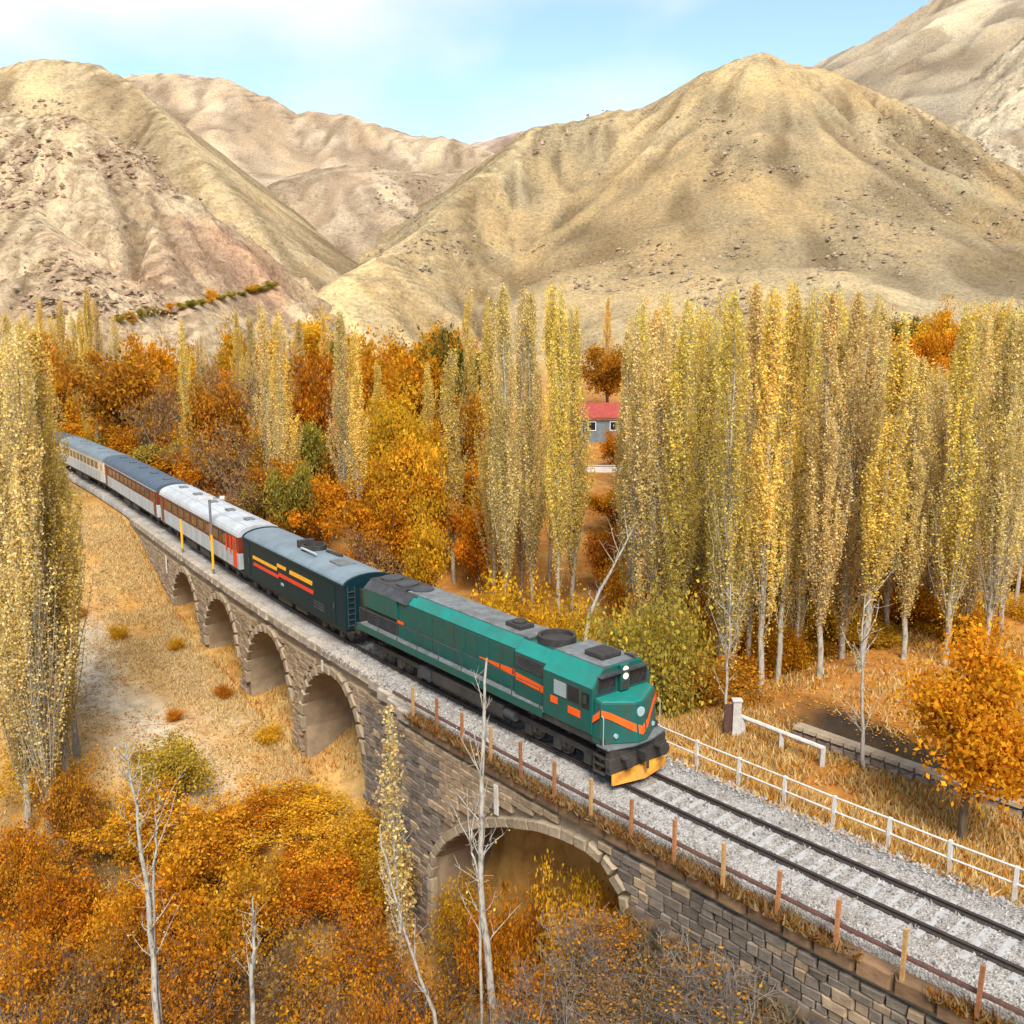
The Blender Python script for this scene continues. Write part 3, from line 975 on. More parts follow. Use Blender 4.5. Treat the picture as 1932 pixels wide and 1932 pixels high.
# ------------------------------------------------------------------ track
def sweep(prof, s0, s1, step, off=(0, 0)):
    """profile of (lat,z) swept along the line"""
    n = int((s1 - s0) / step) + 1
    q = np.linspace(s0, s1, n)
    k = len(prof)
    V = np.concatenate([TRn(q, prof[i][0] if not callable(prof[i][0]) else prof[i][0](q), prof[i][1] if not callable(prof[i][1]) else prof[i][1](q))[:, None, :] for i in range(k)], 1).reshape(-1, 3)
    F = []
    for i in range(n - 1):
        for j in range(k - 1):
            F.append((i * k + j, i * k + j + 1, (i + 1) * k + j + 1, (i + 1) * k + j))
    return V, np.array(F)
V, F = sweep([(lambda q: face_lat(q) + 0.30, -0.75), (lambda q: face_lat(q) + 0.32, lambda q: -0.26 + 0.06 * sm(q, 91, 97)), (-1.45, -0.19), (-0.75, -0.20), (0, -0.21), (0.75, -0.20), (1.5, -0.19), (2.5, -0.30), (2.75, -0.75)], 30, 330, 0.5)
V[:, 2] += (fbm(V[:, 0] / 0.7, V[:, 1] / 0.7, 3) - 0.5) * 0.05
o = bpy.data.objects.new('ballast_bed', np_mesh('ballast_bed', V, F[:, ::-1], MAT['ballast']))
link(o)
tag(o, 'pale grey crushed stone ballast bed of the railway', None, None, 'structure')
# loose ballast stones
def ballast_stones():
    rs = np.random.RandomState(11)
    n = 16000
    s = rs.uniform(60, 101, n)
    l = rs.uniform(-2.35, 2.6, n)
    P = TRn(s, l, -0.17 + rs.uniform(-0.05, 0.02, n))
    r = rs.uniform(0.03, 0.075, n)
    T = np.array([(1, 0, -.4), (-.5, .87, -.4), (-.5, -.87, -.4), (.2, .1, .9)])
    T = T[None] + rs.uniform(-.35, .35, (n, 4, 3))
    a = rs.uniform(0, 6.28, n)
    x = T[..., 0] * np.cos(a)[:, None] - T[..., 1] * np.sin(a)[:, None]
    y = T[..., 0] * np.sin(a)[:, None] + T[..., 1] * np.cos(a)[:, None]
    T = np.stack([x, y, T[..., 2]], -1)
    V = (P[:, None] + T * r[:, None, None]).reshape(-1, 3)
    F = (np.array([(0, 1, 3), (1, 2, 3), (2, 0, 3)])[None] + 4 * np.arange(n)[:, None, None]).reshape(-1, 3)
    c = np.repeat(np.clip(rs.normal(0.36, 0.10, (n, 1)), 0.14, 0.6) * np.array([1, .94, .87]), 4, 0)
    o = bpy.data.objects.new('ballast_stones', np_mesh('ballast_stones', V, F, MAT['grass'], c))
    link(o)
    tag(o, 'loose grey ballast stones scattered over the track bed', 'ballast', None, 'stuff')
ballast_stones()
track = empty('railway_track', TR(80, 0, 0))
tag(track, 'single railway track with two dark rusty rails on grey ballast', 'railway track')
tl = np.array(track.location)
for lat in (-0.755, 0.755):
    w, hd = 0.075, 0.045
    pr = [(lat - w, -0.17), (lat - w, -0.145), (lat - 0.012, -0.12), (lat - 0.012, -0.05), (lat - hd, -0.04), (lat - hd, 0.0), (lat + hd, 0.0), (lat + hd, -0.04), (lat + 0.012, -0.05), (lat + 0.012, -0.12), (lat + w, -0.145), (lat + w, -0.17)]
    V, F = sweep(pr, 32, 330, 1.0)
    o = bpy.data.objects.new('rail', np_mesh('rail', V - tl, F, MAT['rail']))
    link(o, track)
m = MB()
m.prism([(-0.13, -0.2), (-0.11, 0.0), (0.11, 0.0), (0.13, -0.2)], -1.25, 1.25)
slp = m.mesh('sleeper', MAT['sleeper'])
s = 60.0
while s < 100:
    o = bpy.data.objects.new('sleeper', slp)
    o.location = TR(s, 0, -0.178) - track.location
    o.rotation_euler = (0, rnd.uniform(-.004, .004), heading(s) + math.pi / 2 + rnd.uniform(-.01, .01))
    link(o, track)
    s += 0.62

# ------------------------------------------------------------------ fences beside the track
fence = empty('rusty_post_fence', TR(72, -2.85, -0.6))
tag(fence, 'row of rusty iron posts with a dark bar along the near edge of the track', 'fence')
fl_ = fence.location
V, F = sweep([(-2.74, 0.06), (-2.74, 0.17), (-2.66, 0.17), (-2.66, 0.06), (-2.74, 0.06)], 56, 92.5, 0.6)
o = bpy.data.objects.new('bar', np_mesh('bar', V - np.array(fl_), F, MAT['rust_dark']))
link(o, fence)
s = 57.1
k = 0
while s < 92:
    p = TR(s, -2.86, 0) - fl_
    m = MB()
    tx, ty = rnd.uniform(-.04, .04), rnd.uniform(-.04, .04)
    hh = 1.0 + rnd.uniform(-.07, .05)
    m.add([(-.05, -.05, -.85), (.05, -.05, -.85), (.05, .05, -.85), (-.05, .05, -.85), (-.05 + tx, -.05 + ty, hh), (.05 + tx, -.05 + ty, hh), (.05 + tx, .05 + ty, hh), (-.05 + tx, .05 + ty, hh)],
          [(3, 2, 1, 0), (4, 5, 6, 7), (0, 1, 5, 4), (1, 2, 6, 5), (2, 3, 7, 6), (3, 0, 4, 7)])
    o = m.build('post', 'rust' if k % 3 else 'rust_pale', fence)
    o.location = p
    o.rotation_euler = (0, 0, heading(s))
    s += 1.86
    k += 1
wf = empty('white_pipe_fence', TR(70, 3.2, -0.5))
tag(wf, 'white painted two rail pipe fence along the far side of the track', 'fence')
wl_ = wf.location
for zz in (0.50, -0.02):
    m = MB()
    q = np.arange(51.7, 86.2, 2.0)
    m.tube([TR(s, 3.2, zz + 0.015 * math.sin(s * 1.7)) - wl_ for s in q], 0.036, 6)
    m.build('rail', 'white_paint', wf, True)
s = 51.7
while s < 86.2:
    m = MB()
    m.box(-.055, .055, -.055, .055, -0.75, 0.56)
    o = m.build('post', 'white_paint', wf)
    o.location = TR(s, 3.2, 0) - wl_ + Vector((rnd.uniform(-.02, .02), 0, rnd.uniform(-.02, .02)))
    o.rotation_euler = (rnd.uniform(-.03, .03), rnd.uniform(-.03, .03), heading(s))
    s += 2.0
#PART3
# ------------------------------------------------------------------ train
def car_frame(name, s0, s1):
    """Empty on the rails between s0 (front) and s1 (rear); +X forward, -Y is the near side"""
    a, b = TR(s0 + 2.5), TR(s1 - 2.5)
    c = (a + b) / 2
    e = empty(name, (c.x, c.y, 0), math.atan2(a.y - b.y, a.x - b.x))
    return e
def part(parent, name, mat, fn, bevel=0.0, smooth=False):
    m = MB()
    fn(m)
    return m.build(name, mat, parent, smooth, bevel)
def bx(parent, name, mat, x0, x1, y0, y1, z0, z1, bevel=0.0):
    return part(parent, name, mat, lambda m: m.box(x0, x1, y0, y1, z0, z1), bevel)

def wheel_mesh(r=0.5):
    m = MB()
    prof = [(-0.07, r), (0.03, r), (0.035, r + 0.03), (0.07, r + 0.03), (0.07, r * 0.75), (0.0, r * 0.7), (-0.03, 0.14), (-0.07, 0.12)]
    n = 20
    vs, fs = [], []
    for k in range(n):
        a = 2 * math.pi * k / n
        vs += [(math.cos(a) * rr, yy, math.sin(a) * rr) for yy, rr in prof]
    q = len(prof)
    for k in range(n):
        for j in range(q - 1):
            fs.append((k * q + j, ((k + 1) % n) * q + j, ((k + 1) % n) * q + j + 1, k * q + j + 1))
    fs.append(tuple(k * q + q - 1 for k in range(n)))
    m.add(vs, fs)
    return m.mesh('wheel', MAT['steel'], True)
WHEEL = wheel_mesh()
def bogie(parent, x, axles, wb):
    b = empty('bogie')
    b.parent = parent
    b.location = (x, 0, 0)
    xs = [(i - (axles - 1) / 2) * wb for i in range(axles)]
    L = xs[-1] + 0.75
    for sy in (-1, 1):
        def side(m, sy=sy):
            y0, y1 = (sy * 1.02, sy * 1.14) if sy > 0 else (sy * 1.14, sy * 1.02)
            m.box(-L, L, y0, y1, 0.72, 0.95)
            for q in xs:
                m.box(q - 0.2, q + 0.2, y0 - 0.03, y1 + 0.03, 0.32, 0.74)
                m.box(q + 0.27, q + 0.45, y0, y1, 0.5, 0.74)
        part(b, 'side_frame', 'black', side)
        for q in xs:
            o = bpy.data.objects.new('wheel', WHEEL)
            o.location = (q, sy * 0.755, 0.5)
            o.rotation_euler = (0, 0, math.pi if sy > 0 else 0)
            link(o, b)
    part(b, 'transom', 'black', lambda m: [m.box(q - 0.08, q + 0.08, -0.75, 0.75, 0.4, 0.56) for q in xs] and m.box(-L * .7, L * .7, -1.0, 1.0, 0.75, 0.9))
    return b
def buffers(parent, x, fwd):
    for y in (-0.87, 0.87):
        bf = part(parent, 'buffer', 'black', lambda m: (m.tube([(x, y, 1.06), (x + fwd * 0.42, y, 1.06)], [0.12, 0.10], 10), m.tube([(x + fwd * 0.42, y, 1.06), (x + fwd * 0.47, y, 1.06)], 0.25, 14)))
    part(parent, 'coupler', 'black', lambda m: (m.box(min(x, x + fwd * 0.45), max(x, x + fwd * 0.45), -0.12, 0.12, 0.85, 1.15), m.tube([(x + fwd * 0.45, 0, 1.0), (x + fwd * 0.45, 0, 0.55)], 0.05, 6)))

# ---- locomotive
lo = car_frame('locomotive', 79.1, 98.45)
tag(lo, 'green diesel locomotive with orange stripe and yellow plough heading the train', 'locomotive')
part(lo, 'underframe', 'black', lambda m: m.box(-9.2, 8.55, -1.46, 1.46, 1.12, 1.42), 0.02)
part(lo, 'walkway', 'grey', lambda m: m.box(-9.2, 5.3, -1.52, 1.52, 1.425, 1.50))
part(lo, 'side_sill', 'green', lambda m: (m.box(-9.1, 5.3, -1.56, -1.525, 1.22, 1.56), m.box(-9.1, 5.3, 1.525, 1.56, 1.22, 1.56)))
HW = 1.12
hp = [(-HW, 1.52), (HW, 1.52), (HW, 3.45), (HW - 0.36, 3.86), (-HW + 0.36, 3.86), (-HW, 3.45)]
hood = part(lo, 'long_hood', 'green', lambda m: m.prism(hp, -5.9, 3.2), 0.03)
part(hood, 'roof_edge', 'green_highlight', lambda m: (m.add([(-5.2, -HW - .012, 3.44), (3.2, -HW - .012, 3.44), (3.2, -HW + .355, 3.87), (-5.2, -HW + .355, 3.87)], [(0, 1, 2, 3)]),
     m.add([(-5.2, HW + .012, 3.44), (3.2, HW + .012, 3.44), (3.2, HW - .355, 3.87), (-5.2, HW - .355, 3.87)], [(3, 2, 1, 0)])))
part(hood, 'roof_sheet', 'grey', lambda m: m.box(-5.6, 3.2, -0.72, 0.72, 3.862, 3.90))
# hood side doors
for sy in (-1, 1):
    bx(hood, 'door_frame', 'darkgrey', -4.62, 3.05, sy * HW - 0.008, sy * HW + 0.008, 1.64, 3.36)
x = -4.6
while x < 2.9:
    for sy in (-1, 1):
        y0, y1 = (-HW - 0.025, -HW + 0.01) if sy < 0 else (HW - 0.01, HW + 0.025)
        d = bx(hood, 'hood_door', 'green', x, x + 0.785, y0, y1, 1.66, 3.34, 0.008)
        yh = y0 - 0.03 if sy < 0 else y1
        bx(d, 'latch', 'darkgrey', x + 0.70, x + 0.75, yh, yh + 0.03, 2.3, 2.5)
    x += 0.86
# rear radiator end
rp = [(-1.22, 2.42), (1.22, 2.42), (1.22, 3.40), (0.80, 3.80), (-0.80, 3.80), (-1.22, 3.40)]
rad = part(lo, 'radiator_section', 'green', lambda m: m.prism(rp, -9.0, -5.9), 0.03)
part(rad, 'lower_grille', 'darkgrey', lambda m: m.box(-8.9, -5.9, -1.08, 1.08, 1.52, 2.42))
for i in range(9):
    zz = 1.58 + i * 0.09
    bx(rad, 'grille_slat', 'darkgrey', -8.8, -6.0, -1.115, -1.082, zz, zz + 0.055)
part(rad, 'roof_grille', 'black', lambda m: m.prism([(-0.86, 3.79), (0.86, 3.79), (0.80, 3.86), (-0.80, 3.86)], -8.95, -4.6))
part(rad, 'side_shutter', 'darkgrey', lambda m: (m.add([(-8.9, -1.232, 3.41), (-4.9, -1.232, 3.41), (-4.9, -0.84, 3.82), (-8.9, -0.84, 3.82)], [(0, 1, 2, 3)]),
                                             m.add([(-8.9, 1.232, 3.41), (-4.9, 1.232, 3.41), (-4.9, 0.84, 3.82), (-8.9, 0.84, 3.82)], [(3, 2, 1, 0)])))
for xx in (-8.2, -6.8, -5.4):
    part(rad, 'fan', 'darkgrey', lambda m: m.tube([(xx, 0, 3.86), (xx, 0, 3.95)], 0.55, 20))
part(lo, 'hood_mark', 'orange', lambda m: m.box(-5.9, -5.35, -HW - 0.05, -HW - 0.028, 2.28, 2.42))
# middle section with intake
part(lo, 'intake_section', 'green', lambda m: m.prism([(-1.24, 1.52), (1.24, 1.52), (1.24, 3.40), (0.80, 3.84), (-0.80, 3.84), (-1.24, 3.40)], 3.2, 5.3), 0.03)
part(lo, 'intake_roof_edge', 'green_highlight', lambda m: m.add([(3.25, -1.252, 3.40), (5.25, -1.252, 3.40), (5.25, -0.81, 3.852), (3.25, -0.81, 3.852)], [(0, 1, 2, 3)]))
part(lo, 'intake_grille', 'black', lambda m: m.box(3.35, 5.1, -1.268, -1.24, 2.75, 3.32))
for i in range(6):
    bx(lo, 'intake_slat', 'darkgrey', 3.35, 5.1, -1.29, -1.27, 2.79 + i * 0.09, 2.84 + i * 0.09)
part(lo, 'hood_stripe', 'orange', lambda m: (m.add([(0.7, -HW - .03, 2.36), (3.15, -HW - .03, 2.20), (3.15, -HW - .03, 2.52), (0.7, -HW - .03, 2.42)], [(0, 1, 2, 3)]),
     m.add([(3.3, -1.256, 2.18), (5.28, -1.256, 2.08), (5.28, -1.256, 2.38), (3.3, -1.256, 2.50)], [(0, 1, 2, 3)])))
# roof gear
part(lo, 'exhaust_stack', 'black', lambda m: (m.box(1.5, 2.5, -0.38, 0.38, 3.90, 4.10), m.tube([(2.0, 0, 4.1), (2.0, 0, 4.2)], 0.3, 14)), 0.02)
def ring(m, cx_, cy_, z0, z1, r0, r1, n=20):
    vs, fs = [], []
    for k in range(n):
        a = 2 * math.pi * k / n
        c_, s_ = math.cos(a), math.sin(a)
        vs += [(cx_ + c_ * r0, cy_ + s_ * r0, z0), (cx_ + c_ * r0, cy_ + s_ * r0, z1), (cx_ + c_ * r1, cy_ + s_ * r1, z1), (cx_ + c_ * r1, cy_ + s_ * r1, z0)]
    for k in range(n):
        j = (k + 1) % n
        fs += [(k * 4, j * 4, j * 4 + 1, k * 4 + 1), (k * 4 + 1, j * 4 + 1, j * 4 + 2, k * 4 + 2), (k * 4 + 2, j * 4 + 2, j * 4 + 3, k * 4 + 3)]
    m.add(vs, fs)
part(lo, 'brake_fan', 'black', lambda m: (ring(m, 4.3, 0.05, 3.84, 4.14, 0.78, 0.66), m.tube([(4.3, 0.05, 3.84), (4.3, 0.05, 3.98)], 0.64, 18)))
part(lo, 'roof_tray', 'grey', lambda m: m.box(2.75, 3.5, -0.7, 0.7, 3.86, 3.96), 0.01)
# cab
CW = 1.5
cabp = [(-CW, 1.42), (CW, 1.42), (CW, 3.28), (0.95, 3.98), (-0.95, 3.98), (-CW, 3.28)]
cab = part(lo, 'cab', 'green', lambda m: m.prism(cabp, 5.3, 8.05), 0.03)
part(cab, 'cab_roof_edge', 'green_highlight', lambda m: (m.add([(5.32, -CW - .012, 3.29), (8.02, -CW - .012, 3.29), (8.02, -0.955, 3.99), (5.32, -0.955, 3.99)], [(0, 1, 2, 3)]),
     m.add([(5.32, CW + .012, 3.29), (8.02, CW + .012, 3.29), (8.02, 0.955, 3.99), (5.32, 0.955, 3.99)], [(3, 2, 1, 0)])))
part(cab, 'cab_roof', 'grey', lambda m: m.box(5.35, 7.95, -0.92, 0.92, 3.982, 4.02))
part(cab, 'air_conditioner', 'black', lambda m: m.box(6.5, 7.5, -0.5, 0.5, 4.02, 4.24), 0.05)
part(cab, 'horn', 'steel', lambda m: (m.tube([(7.5, 0.72, 4.1), (8.0, 0.72, 4.12)], [0.04, 0.10], 8), m.box(7.45, 7.6, 0.68, 0.76, 4.0, 4.1)))
for sy in (-1, 1):
    y0, y1 = (-CW - 0.012, -CW + 0.01) if sy < 0 else (CW - 0.01, CW + 0.012)
    for x0, x1 in ((5.95, 6.65), (6.75, 7.35)):
        w_ = part(cab, 'side_window', 'darkgrey', lambda m: m.box(x0 - 0.05, x1 + 0.05, y0, y1, 2.42, 3.12))
        ya, yb = (y0 - 0.008, y0) if sy < 0 else (y1, y1 + 0.008)
        bx(w_, 'pane', 'glass' if x0 > 6.7 else 'roof_grey', x0, x1, ya - 0.002, yb + 0.002, 2.47, 3.07)  # rear pane is pale grey, a window glint painted in
    dr = bx(cab, 'cab_door', 'green', 7.45, 7.98, y0 - 0.006, y1 + 0.006, 1.5, 3.2)
    ya = y0 - 0.016 if sy < 0 else y1 + 0.006
    bx(dr, 'door_window', 'glass', 7.52, 7.92, ya, ya + 0.01, 2.40, 3.05)
    part(cab, 'cab_stripe', 'orange', lambda m: m.box(5.75, 6.15, y0 - 0.004, y1 + 0.004, 2.06, 2.34))
    part(cab, 'cab_stripe', 'orange', lambda m: m.box(6.75, 7.44, y0 - 0.004, y1 + 0.004, 1.92, 2.22))
    part(cab, 'mirror', 'black', lambda m: m.box(7.7, 7.78, sy * 1.55 - 0.1, sy * 1.55 + 0.1, 2.65, 2.95))
# cab front
for y0, y1 in ((-1.28, -0.32), (0.32, 1.28)):
    w_ = bx(cab, 'windscreen', 'darkgrey', 8.04, 8.075, y0, y1, 2.98, 3.62)
    bx(w_, 'pane', 'glass', 8.07, 8.09, y0 + 0.06, y1 - 0.06, 3.04, 3.56)
    part(w_, 'wiper', 'black', lambda m: m.tube([((8.1), (y0 + y1) / 2, 3.02), (8.1, (y0 + y1) / 2 + 0.25, 3.4)], 0.015, 5))
part(cab, 'visor', 'darkgrey', lambda m: m.prism([(-1.25, 3.70), (1.25, 3.70), (1.0, 3.78), (-1.0, 3.78)], 8.0, 8.28))
lb = bx(cab, 'lamp_box', 'green', 8.04, 8.22, -0.22, 0.22, 2.95, 3.98, 0.02)
for zz in (3.80, 3.52):
    part(lb, 'headlamp', 'lamp', lambda m: m.tube([(8.22, 0, zz), (8.25, 0, zz)], 0.125, 14))
bx(lb, 'number_plate', 'black', 8.221, 8.235, -0.18, 0.18, 3.02, 3.32)
# prow-shaped nose
def noseprof(z0, zf, w0, xc, xa):
    return [(8.05, -w0, z0), (xc, -w0, z0), (xa, -0.22, z0), (xa, 0.22, z0), (xc, w0, z0), (8.05, w0, z0)]
nose = part(lo, 'nose', 'green', lambda m: m.loft([(x, y, z) for x, y, z in noseprof(1.18, 0, 1.47, 8.45, 9.18)], [(8.05, -1.40, 2.86), (8.40, -1.38, 2.80), (8.98, -0.22, 2.70), (8.98, 0.22, 2.70), (8.40, 1.38, 2.80), (8.05, 1.40, 2.86)]), 0.03)
part(nose, 'nose_top', 'green_highlight', lambda m: m.loft([(8.06, -1.33, 2.872), (8.37, -1.31, 2.812), (8.92, -0.2, 2.712), (8.92, 0.2, 2.712), (8.37, 1.31, 2.812), (8.06, 1.33, 2.872)],
                                                [(8.06, -1.3, 2.90), (8.36, -1.28, 2.84), (8.90, -0.2, 2.74), (8.90, 0.2, 2.74), (8.36, 1.28, 2.84), (8.06, 1.3, 2.90)]))
def nose_x(y, z):
    """surface of the prow"""
    t = (z - 1.18) / (2.75 - 1.18)
    w = 1.47 + (1.38 - 1.47) * t
    xc = 8.45 + (8.40 - 8.45) * t
    xa = 9.18 + (8.98 - 9.18) * t
    ay = min(max(abs(y), 0.22), w)
    return xa + (xc - xa) * (ay - 0.22) / (w - 0.22)
def vstripe(m):
    for sgn in (-1, 1):
        pts = []
        for y, zc, hw in ((1.40, 2.42, 0.13), (1.1, 2.28, 0.14), (0.7, 2.02, 0.15), (0.35, 1.80, 0.16), (0.0, 1.62, 0.17)):
            pts.append((y * sgn, zc, hw))
        for (ya, za, ha), (yb, zb, hb) in zip(pts[:-1], pts[1:]):
            q = [(nose_x(ya, za - ha) + .03, ya, za - ha), (nose_x(yb, zb - hb) + .03, yb, zb - hb), (nose_x(yb, zb + hb) + .03, yb, zb + hb), (nose_x(ya, za + ha) + .03, ya, za + ha)]
            m.add(q, [(0, 1, 2, 3) if sgn < 0 else (3, 2, 1, 0)])
        q = [(8.06, sgn * 1.465, 1.95), (8.44, sgn * 1.462, 2.26), (8.42, sgn * 1.425, 2.55), (8.06, sgn * 1.425, 2.22)]
        m.add([(x, y + sgn * .03, z) for x, y, z in q], [(0, 1, 2, 3) if sgn < 0 else (3, 2, 1, 0)])
part(nose, 'nose_stripe', 'orange', vstripe)
part(nose, 'emblem', 'silver', lambda m: m.tube([(nose_x(0, 2.34) - 0.02, 0.0, 2.34), (nose_x(0, 2.34) + 0.03, 0.0, 2.34)], 0.19, 16))
for y in (-0.95, 0.95):
    part(nose, 'marker_lamp', 'silver', lambda m: m.tube([(nose_x(y, 1.5) - .02, y, 1.5), (nose_x(y, 1.5) + .06, y, 1.5)], 0.09, 10))
part(lo, 'front_platform', 'grey', lambda m: m.loft([(8.3, -1.50, 1.10), (8.9, -1.50, 1.10), (9.2, -0.4, 1.10), (9.2, 0.4, 1.10), (8.9, 1.50, 1.10), (8.3, 1.50, 1.10)], [(8.3, -1.5, 1.17), (8.9, -1.5, 1.17), (9.22, -0.4, 1.17), (9.22, 0.4, 1.17), (8.9, 1.5, 1.17), (8.3, 1.5, 1.17)]))
part(lo, 'buffer_beam', 'black', lambda m: m.box(8.75, 9.0, -1.48, 1.48, 0.72, 1.10), 0.02)
buffers(lo, 9.0, 1)
buffers(lo, -9.2, -1)
part(lo, 'plough', 'plough', lambda m: m.loft([(8.99, -1.38, 0.12), (9.08, -1.38, 0.12), (9.36, 0, 0.12), (9.08, 1.38, 0.12), (8.99, 1.38, 0.12)], [(8.985, -1.38, 0.52), (9.02, -1.38, 0.52), (9.16, 0, 0.52), (9.02, 1.38, 0.52), (8.985, 1.38, 0.52)]), 0.01)
for sy in (-1, 1):
    st = part(lo, 'steps', 'black', lambda m: [m.box(8.15, 8.7, sy * 1.38 - 0.1, sy * 1.38 + 0.1, z_, z_ + 0.04) for z_ in (0.4, 0.72, 1.0)] and m.box(8.12, 8.16, sy * 1.38 - 0.1, sy * 1.38 + 0.1, 0.38, 1.1))
    part(lo, 'handrail', 'silver', lambda m: m.tube([(8.62, sy * 1.46, 1.2), (8.62, sy * 1.46, 2.3), (8.5, sy * 1.44, 2.35)], 0.02, 5))
    def rail_(m):
        xs_ = [-8.9 + 1.75 * i for i in range(9)]
        m.tube([(xs_[0], sy * 1.5, 2.42), (xs_[-1], sy * 1.5, 2.42)], 0.02, 5)
        for q in xs_:
            m.tube([(q, sy * 1.5, 1.5), (q, sy * 1.5, 2.42)], 0.018, 5)
    part(lo, 'walkway_handrail', 'darkgrey', rail_)
bogie(lo, 5.75, 3, 1.75)
bogie(lo, -5.75, 3, 1.75)
part(lo, 'fuel_tank', 'black', lambda m: m.prism([(-1.25, 0.45), (1.25, 0.45), (1.42, 0.65), (1.42, 1.12), (-1.42, 1.12), (-1.42, 0.65)], -2.6, 2.6), 0.03)
part(lo, 'air_reservoir', 'darkgrey', lambda m: m.tube([(2.7, -1.25, 0.85), (3.35, -1.25, 0.85)], 0.2, 12))
part(lo, 'battery_box', 'darkgrey', lambda m: m.box(-3.6, -2.7, -1.44, -1.0, 0.6, 1.12))
part(lo, 'rear_bulkhead', 'black', lambda m: m.box(-9.15, -9.0, -0.9, 0.9, 1.5, 3.6))

# raise the superstructure on the frame
def restack(o, keep):
    if any(o.name.startswith(k) for k in keep):
        return
    if o.type == 'MESH':
        n_ = len(o.data.vertices)
        co_ = np.empty(n_ * 3, np.float32)
        o.data.vertices.foreach_get('co', co_)
        co_ = co_.reshape(-1, 3)
        co_[:, 2] = np.where(co_[:, 2] > 1.05, 1.42 + (co_[:, 2] - 1.10) * (4.18 - 1.42) / (4.0 - 1.10), co_[:, 2])
        o.data.vertices.foreach_set('co', co_.ravel())
        o.data.update()
    for c_ in o.children:
        restack(c_, keep)
bpy.context.view_layer.update()
restack(lo, ('bogie', 'plough', 'buffer', 'coupler', 'fuel_tank', 'air_res', 'battery', 'steps'))
part(lo, 'pilot_plate', 'black', lambda m: m.box(8.70, 8.98, -1.42, 1.42, 0.46, 1.44), 0.02)

# ---- generator van
def arc_roof(hw, z0, rise, n=10, inset=0.0):
    return [(-hw * math.cos(math.pi * k / n) , z0 + rise * math.sin(math.pi * k / n)) for k in range(n + 1)]
gv = car_frame('generator_van', 99.2, 114.4)
tag(gv, 'dark navy generator van with yellow and red side bars behind the locomotive', 'railway van')
GL = 7.45
part(gv, 'body', 'navy', lambda m: m.box(-GL, GL, -1.46, 1.46, 0.95, 3.30), 0.05)
rf = part(gv, 'roof', 'roof_pale', lambda m: m.prism(arc_roof(1.44, 3.30, 0.50), -GL + 0.04, GL - 0.04), 0.02, False)
part(rf, 'gutter', 'navy', lambda m: (m.box(-GL, GL, -1.50, -1.40, 3.24, 3.36), m.box(-GL, GL, 1.40, 1.50, 3.24, 3.36)))
for xe in (-GL - 0.02, GL - 0.16):
    part(rf, 'end_rim', 'navy', lambda m: m.prism(arc_roof(1.49, 3.30, 0.55), xe, xe + 0.18))
part(rf, 'radiator_fan', 'black', lambda m: (ring(m, 0.2, 0.1, 3.7, 4.06, 0.72, 0.58), m.tube([(0.2, 0.1, 3.7), (0.2, 0.1, 3.84)], 0.56, 16)))
part(rf, 'exhaust_box', 'black', lambda m: m.box(-0.9, -0.55, -0.5, 0.5, 3.66, 4.20), 0.03)
part(rf, 'exhaust_pipe', 'black', lambda m: m.tube([(1.3, 0.45, 3.78), (2.9, 0.55, 3.80)], 0.13, 10))
part(rf, 'roof_rail', 'coach_white', lambda m: m.tube([(0.1, -0.62, 3.92), (2.1, -0.62, 3.92)], 0.07, 8))
part(rf, 'roof_hatch', 'grey', lambda m: m.box(3.6, 5.0, -0.5, 0.5, 3.76, 3.86), 0.02)
# side bars: two staggered pairs, yellow over red, as on the van's side
for (x0, x1, z0, z1, mt) in ((-5.75, -1.75, 2.28, 2.50, 'yellow'), (-1.75, -0.35, 2.56, 2.78, 'yellow'), (0.15, 3.35, 2.50, 2.76, 'yellow'),
                             (-5.65, -1.55, 1.86, 2.08, 'red'), (-1.55, 3.45, 2.02, 2.26, 'red')):
    part(gv, 'side_bar', mt, lambda m: m.add([(x0, -1.463, z0), (x1, -1.463, z0), (x1 + 0.08, -1.463, z1), (x0 + 0.08, -1.463, z1), (x0, -1.45, z0), (x1, -1.45, z0), (x1 + 0.08, -1.45, z1), (x0 + 0.08, -1.45, z1)],
         [(0, 1, 2, 3), (3, 2, 6, 7), (1, 0, 4, 5), (0, 3, 7, 4), (2, 1, 5, 6)]))
bx(gv, 'plate', 'silver', -1.2, -0.75, -1.466, -1.452, 1.55, 1.72)
for x0 in (-7.0, 5.5):
    d = bx(gv, 'door', 'navy', x0, x0 + 0.8, -1.485, -1.462, 1.05, 3.1)
    bx(d, 'door_handle', 'steel', x0 + 0.68, x0 + 0.72, -1.52, -1.486, 1.9, 2.2)
for i in range(3):
    bx(gv, 'louvre', 'darkgrey', 4.0 - 0.5, 4.9, -1.478, -1.462, 1.35 + i * 0.16, 1.45 + i * 0.16)
bx(gv, 'gangway', 'black', -GL - 0.35, -GL, -0.6, 0.6, 1.1, 3.1)
bx(gv, 'gangway', 'black', GL, GL + 0.25, -0.6, 0.6, 1.1, 3.1)
part(gv, 'ladder', 'darkgrey', lambda m: [m.box(GL + 0.02, GL + 0.07, -1.3, -0.9, 1.2 + .3 * i, 1.24 + .3 * i) for i in range(7)] and (m.box(GL + .02, GL + .06, -1.32, -1.28, 1.1, 3.3), m.box(GL + .02, GL + .06, -.92, -.88, 1.1, 3.3)))
part(gv, 'underframe', 'black', lambda m: (m.box(-GL + 0.1, GL - 0.1, -1.30, 1.30, 0.72, 0.95), m.box(-2.2, -0.2, -1.25, 1.25, 0.4, 0.75), m.box(0.4, 2.0, -1.25, 1.25, 0.45, 0.75)))
buffers(gv, GL, 1)
buffers(gv, -GL, -1)
bogie(gv, 5.2, 2, 2.2)
bogie(gv, -5.2, 2, 2.2)

